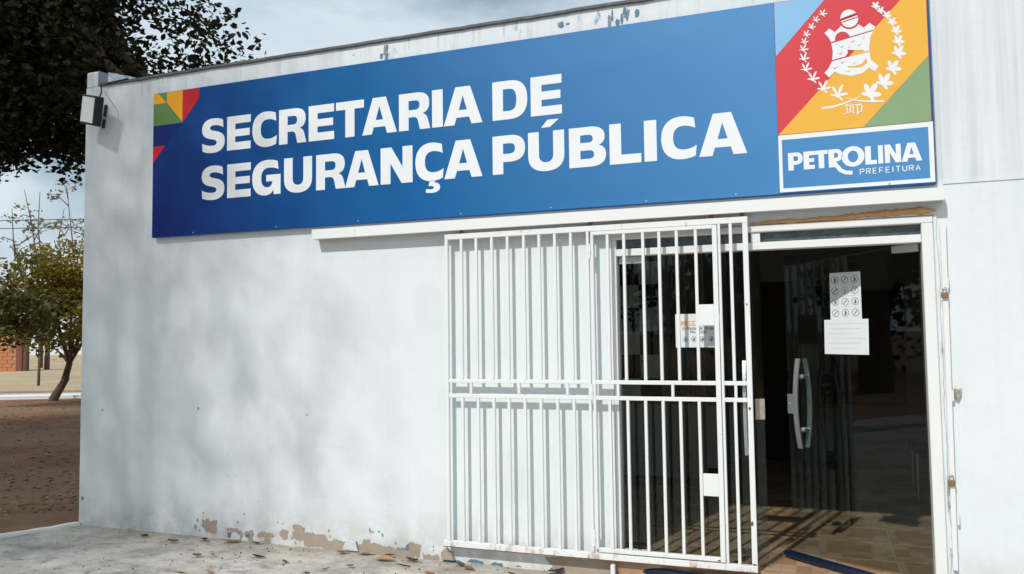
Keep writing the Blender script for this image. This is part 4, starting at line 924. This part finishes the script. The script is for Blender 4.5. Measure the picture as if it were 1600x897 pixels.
# sparse bare tree behind, thin stems rising above the olive crown
def sparse(px, py, toppx, toppy, dep, label, seed, mat, spread, nleaf, per):
    base = atd(px, py, dep); base.z = GZ; top = atd(toppx, toppy, dep); r = random.Random(seed)
    o = empty('sparse_tree', base, label, 'tree'); b = MB(); cs = []
    for k in range(4):
        t = top+Vector((r.uniform(-1, 1)*spread, r.uniform(-1, 1)*spread, -abs(r.gauss(0, 1))*1.1*(k > 0))); h = base+(t-base)*.45+Vector((r.uniform(-.5, .5), 0, .2))
        s1 = base+(top-base)*.32; h = s1+(t-s1)*.4+Vector((r.uniform(-.5, .5), 0, .1))
        pts = [base, s1, h, h+(t-h)*.5+Vector((r.uniform(-.3, .3), 0, .1)), t]
        b.tube(pts, [.055, .045, .035, .022, .010], 6)
        for q in range(4):
            s0 = pts[2]+(pts[4]-pts[2])*r.uniform(0, .9); e = s0+Vector((r.uniform(-1, 1), r.uniform(-.6, .6), r.uniform(-.1, .7)))*1.2
            b.tube([s0, (s0+e)/2+Vector((0, 0, .12)), e], [.025, .016, .008], 5); cs.append(tuple(e))
            for w_ in range(2): cs.append(tuple(e+Vector((r.uniform(-.4, .4), r.uniform(-.4, .4), r.uniform(-.3, .3)))))
    b.build('stems', MAT['twig_bark'], o)
    cs = r.sample(cs, min(len(cs), nleaf)); me = leaves_mesh(cs, [.35]*len(cs), per, .15, seed, .6, .1); me.materials.append(MAT[mat])
    co = bpy.data.objects.new('foliage', me); COL.objects.link(co); co.parent = o; co.location = -base
sparse(60, 600, 72, 300, 30, 'tall sparse tree with thin bare stems above the olive crown', 41, 'leaf_pale', 1.2, 30, 9)
sparse(106, 600, 122, 285, 33, 'pale bare-twigged tree partly hidden by the building corner', 43, 'leaf_pale', 1.3, 34, 12)

# ================================================================== FAR BACKGROUND
fz = GZ+.05
# brick shed end at the left edge: courses built of real bricks
bb0 = atz(26, 580, fz); dB = (bb0-CAM).dot(CF)
bs = empty('brick_wall', bb0, 'orange brick wall end far off at the left edge', 'wall')
ux = Vector((CR.x, CR.y, 0)).normalized(); uy = Vector((-ux.y, ux.x, 0))
bmx = Matrix((ux, uy, Vector((0, 0, 1)))).transposed().to_4x4(); bmx.translation = bb0
bxw = MB(); bxw.box(-5, -.02, .04, .5, 0, 2.3, bmx); bxw.build('core', MAT['mortar'], bs)
tm = MB(); tm.box(-.235, .235, 0, .05, -.095, .095); brick_me = None
for r_ in range(11):
    for c_ in range(7):
        x_ = -.27-c_*.5-(r_ % 2)*.25
        if brick_me is None: ob_ = tm.build('brick', MAT['brick'], bs); brick_me = ob_.data
        else: ob_ = bpy.data.objects.new('brick', brick_me); COL.objects.link(ob_); ob_.parent = bs
        ob_.location = ux*x_; ob_.location.z = .105+r_*.205; ob_.rotation_euler.z = math.atan2(ux.y, ux.x)
b = MB(); b.box(-.0, .32, -.1, .5, 0, 2.6, bmx); b.build('corner_pier', MAT['brick_dark'], bs)
for (px, py, w_, tall, lb__) in [(40.5, 580, .26, 3.4, 'brown timber pole nearest the brick wall'), (63, 575, .24, 3.4, 'dark timber pole, the middle one of three beyond the path'), (73, 577.5, .26, 3.4, 'brown timber pole, the right one of three beyond the path')]:
    p = atz(px, py, fz); b = MB(); b.tube([p, p+Vector((.02, 0, tall*.5)), p+Vector((.0, .03, tall))], [w_*.58, w_*.52, w_*.47], 9)
    b.build('timber_pole', MAT['timber_pole'], label=lb__, cat='pole', group='timber poles')
wd_ = 95; w0 = atd(-60, 562, wd_); m2 = bmx.copy(); m2.translation = (w0.x, w0.y, fz)
fwl = empty('boundary_wall', (w0.x, w0.y, fz), 'long low white boundary wall far behind the poles', 'wall')
for k in range(12):
    bx('wall_panel', MAT['far_white'], fwl, k*3.0, k*3.0+2.86, 0, .2, 0, 2.3, m=m2); bx('pier', MAT['far_white'], fwl, k*3.0+2.865, k*3.0+2.995, -.06, .26, 0, 2.45, m=m2)
p = atd(95, 560, 120); bx('white_tower', MAT['far_white'], None, p.x-1.0, p.x+.8, p.y, p.y+2, fz, 6.2, label='white slab tower far behind the leaning tree', cat='tower')
for i, (px, dd, h_) in enumerate([(-10, 130, 4.2), (35, 140, 4.6), (70, 125, 3.8), (115, 135, 4.4), (150, 130, 4.5)]):
    p = atd(px, 560, dd); p.z = fz
    tree('far_tree', p, (p.x, p.y, h_*.75), (6, 5, h_*.5), 26, 60, .75, 1.6, 'leaf_green', ['dark green far tree at the left edge of the skyline', 'far tree behind the brick wall', 'far tree behind the timber poles', 'far tree behind the leaning trunk', 'far tree hidden by the building corner'][i], 60+i, .3, limbs=4, group='trees on the skyline')
# overhead wires
for (ya, yb, lb__) in ((341.5, 338, 'upper overhead wire crossing the sky at left'), (354, 350.5, 'lower overhead wire crossing the sky at left')):
    a = atd(-400, ya+6, 45); c = atd(500, yb-6, 45); b = MB(); b.tube([a+(c-a)*(i/16)-Vector((0, 0, .5*(1-(2*i/16-1)**2)*.3)) for i in range(17)], .022, 5); b.build('overhead_wire', MAT['wire'], label=lb__, cat='wire')

# trees standing behind the viewer: the doors mirror them
for i, (x_, y_, s_) in enumerate([(-19, -17, 1.35), (-13, -24, 1.45), (-4.5, -28, 1.25), (4.0, -28, .72), (11.5, -26, .68), (18, -28, .7)]):
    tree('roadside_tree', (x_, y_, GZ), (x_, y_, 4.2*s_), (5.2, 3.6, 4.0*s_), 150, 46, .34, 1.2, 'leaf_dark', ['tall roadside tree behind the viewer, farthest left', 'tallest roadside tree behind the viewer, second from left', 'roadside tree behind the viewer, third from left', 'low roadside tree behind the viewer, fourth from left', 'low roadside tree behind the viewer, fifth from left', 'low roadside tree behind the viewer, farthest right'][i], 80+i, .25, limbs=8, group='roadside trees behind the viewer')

# ================================================================== FALLEN LEAVES, STONES
def fallen(pos, L_, mat, label, ang, curl, seed):
    r = random.Random(seed); b = MB(); vs = []; K = 6
    for i in range(K+1):
        t = i/K; w = L_*.30*math.sin(math.pi*min(1, t*.92+.06))**.8
        zc = .006+curl*L_*((2*t-1)**2)*.5
        for s_ in (-1, 0, 1):
            vs.append(((t-.5)*L_+r.uniform(-1, 1)*L_*.05, s_*w+r.uniform(-1, 1)*L_*.07, zc+(abs(s_)*w*.55*(1 if curl > 0 else .4))+r.uniform(0, 1)*L_*.09))
    b.add(vs, [(i*3+k, i*3+3+k, i*3+4+k, i*3+1+k) for i in range(K) for k in range(2)], True)
    b.tube([(L_*.48, 0, .01), (L_*.62, .006, .012)], .0016, 4)
    o = b.build('fallen_leaf', MAT[mat], label=label, cat='leaf', group='fallen leaves'); o.location = pos; o.rotation_euler = (r.uniform(-.2, .2), r.uniform(-.15, .15), ang); o.scale = (.72, .60 if L_ != .15 else .28, .38); return o
def fp(u, v): return (280+u/3.636, 780+v/3.636)
LV = [(fp(104,315),.11,'leaf_dry_brown','brown curled leaf on the paving below the heart-shaped bare patch'),(fp(185,310),.10,'leaf_dry_orange','reddish leaf on the paving right beside the brown curled one'),
(fp(450,322),.15,'leaf_dry_dark','long dark curled leaf on the paving in front of the middle bare patches'),(fp(600,348),.10,'leaf_dry_brown','small brown leaf right of the long dark leaf'),
(fp(170,405),.12,'leaf_dry_tan','tan leaf near the bottom edge below the reddish leaf'),(fp(970,368),.09,'leaf_dry_brown','small brown leaf below the wide bare patch'),
(fp(830,385),.07,'leaf_dry_dark','tiny dark leaf below the start of the wide bare patch'),(fp(1270,367),.15,'leaf_dry_brown','flat brown leaf below the big yellow leaf'),
(fp(300,238),.20,'leaf_dry_tan','tan leaf heap leaf lying against the wall under the strip-shaped patch'),(fp(440,245),.12,'leaf_dry_brown','brown leaf against the wall under the fourth bare patch'),
(fp(1170,330),.20,'leaf_dry_tan','big yellow dry leaf leaning on the wall under the right bare patch'),(fp(1320,334),.18,'leaf_dry_brown','brown dry leaf against the wall right of the big yellow leaf'),
(fp(930,295),.13,'leaf_dry_orange','orange leaf against the wall left of the white plaster flake'),(fp(1060,300),.16,'leaf_dry_tan','tan leaf against the wall right of the white plaster flake'),
(fp(1205,306),.14,'leaf_dry_dark','dark leaf standing on edge behind the big yellow leaf'),(fp(145,228),.14,'leaf_dry_dark','dark leaf against the wall under the heart-shaped patch'),
((226,837),.13,'leaf_dry_dark','dark twig-like leaf near the wall left of all the bare patches'),((269,845),.13,'leaf_dry_brown','brown leaf on the paving right of the dark twig-like leaf'),
((202,828.5),.09,'leaf_dry_tan','tan leaf touching the wall nearest the building corner'),((136,895),.09,'leaf_dry_orange','reddish leaf at the bottom edge nearest the left side'),((281,894),.12,'leaf_dry_orange','orange leaf at the bottom edge below the tan leaf'),
((869,889),.16,'leaf_dry_dark','dark leaf on the ground under the middle of the gate'),((732,884),.13,'leaf_dry_orange','orange leaf under the left end of the gate'),((720,878),.11,'leaf_dry_brown','brown leaf against the wall under the left end of the gate'),
((800,893),.10,'leaf_dry_brown','brown leaf at the bottom edge left of the dark leaf under the gate'),((478,893),.09,'leaf_dry_brown','brown leaf at the bottom edge in the middle of the paving'),((672,893),.10,'leaf_dry_orange','orange leaf at the bottom edge just left of the gate')]
for i, ((px, py), L_, mt, lab) in enumerate(LV):
    p = atz(px, py, .008)
    if p.y > -.03: p.y = -.03-L_*.12
    p.z = .008+pav(p.x)
    fallen(p, L_, mt, lab, rnd.uniform(-.6, .6)+(math.pi if i % 2 else 0), [.5, .15, .35][i % 3], 100+i)
b = MB(); p = atz(*fp(990, 280), 0); b.box(p.x-.05, p.x+.06, -.028, -.006, .0, .075, Matrix.Translation((0, 0, 0))); b = MB()
b.prism([(p.x-.06, .0), (p.x+.07, -.0), (p.x+.05, .06), (p.x+.01, .075), (p.x-.04, .05)], y=-.012, t=.012); b.build('plaster_flake', MAT['wall'], label='white plaster flake leaning on the wall foot between bare patches', cat='plaster flake')
p = atz(704, 872, 0); b = MB(); b.prism([(p.x-.05, .0), (p.x+.05, .0), (p.x+.03, .04), (p.x-.01, .085), (p.x-.05, .05)], y=-.015, t=.02); b.build('plaster_shard', MAT['plaster'], label='brown plaster shard leaning on the wall left of the gate foot', cat='plaster shard')
# loose bits on the paving and litter on the dirt: uncountable
def litter(name, mats, n, region, size, z, seed, label, cat, stone=False):
    r = np.random.default_rng(seed); b = MB()
    for i in range(n):
        x_, y_ = region(r); s_ = size*(.5+r.random()*1.0); a = r.random()*6.28
        if stone:
            v = [(x_+s_*math.cos(a+t)*(.7+.5*r.random()), y_+s_*math.sin(a+t)*(.7+.5*r.random()), z-.003) for t in (0, 1.57, 3.14, 4.71)]; b.add(v+[(x_, y_, z+s_*.8)], [(0, 1, 4), (1, 2, 4), (2, 3, 4), (3, 0, 4)])
        else:
            ca, sa = math.cos(a)*s_, math.sin(a)*s_
            b.add([(x_-ca, y_-sa, z+.002), (x_+sa*.4, y_-ca*.4, z+.004+s_*.3*r.random()), (x_+ca, y_+sa, z+.003+s_*.4*r.random()), (x_-sa*.4, y_+ca*.4, z+.003)], [(0, 1, 2, 3)])
    return b.build(name, MAT[mats], label=label, cat=cat, kind='stuff')
def reg_dirt(r):
    d_ = 1.0+r.random()**1.4*17; t = r.random()
    c = Vector((-.3, .3, 0))+Vector((-.75, .66, 0))*d_; off = (t-.5)*(2.5+d_*.6); return c.x+off*.66-.4, c.y+off*.75-.6
litter('leaf_litter', 'leaf_dry_orange', 2600, reg_dirt, .034, GZ, 5, 'dry reddish leaves strewn over the bare dirt at left', 'leaf litter')
litter('leaf_litter', 'leaf_dry_dark', 700, reg_dirt, .032, GZ, 6, 'dark rotting leaves strewn over the bare dirt at left', 'leaf litter')
litter('leaf_litter', 'leaf_dry_tan', 500, reg_dirt, .03, GZ, 8, 'pale dry leaves strewn over the bare dirt at left', 'leaf litter')
def reg_edge(r):
    s_ = r.random()*1.6; q_ = .06+abs(r.normal())*.07; return eD.x*s_-q_*abs(eD.y), eD.y*s_+q_*.3+.03
litter('gravel', 'pebble', 260, reg_edge, .018, GZ+.005, 9, 'grey gravel bits along the whitewashed paving edge', 'gravel', True)
def reg_pav(r): return r.random()*4.6-.2, -.05-r.random()**1.3*1.9
litter('grit', 'leaf_dry_dark', 260, reg_pav, .006, -.006, 10, 'dark grit and crumbs scattered on the paving', 'grit', True)
litter('grit', 'leaf_dry_tan', 160, reg_pav, .016, -.004, 12, 'tan leaf crumbs scattered on the paving', 'leaf crumbs')
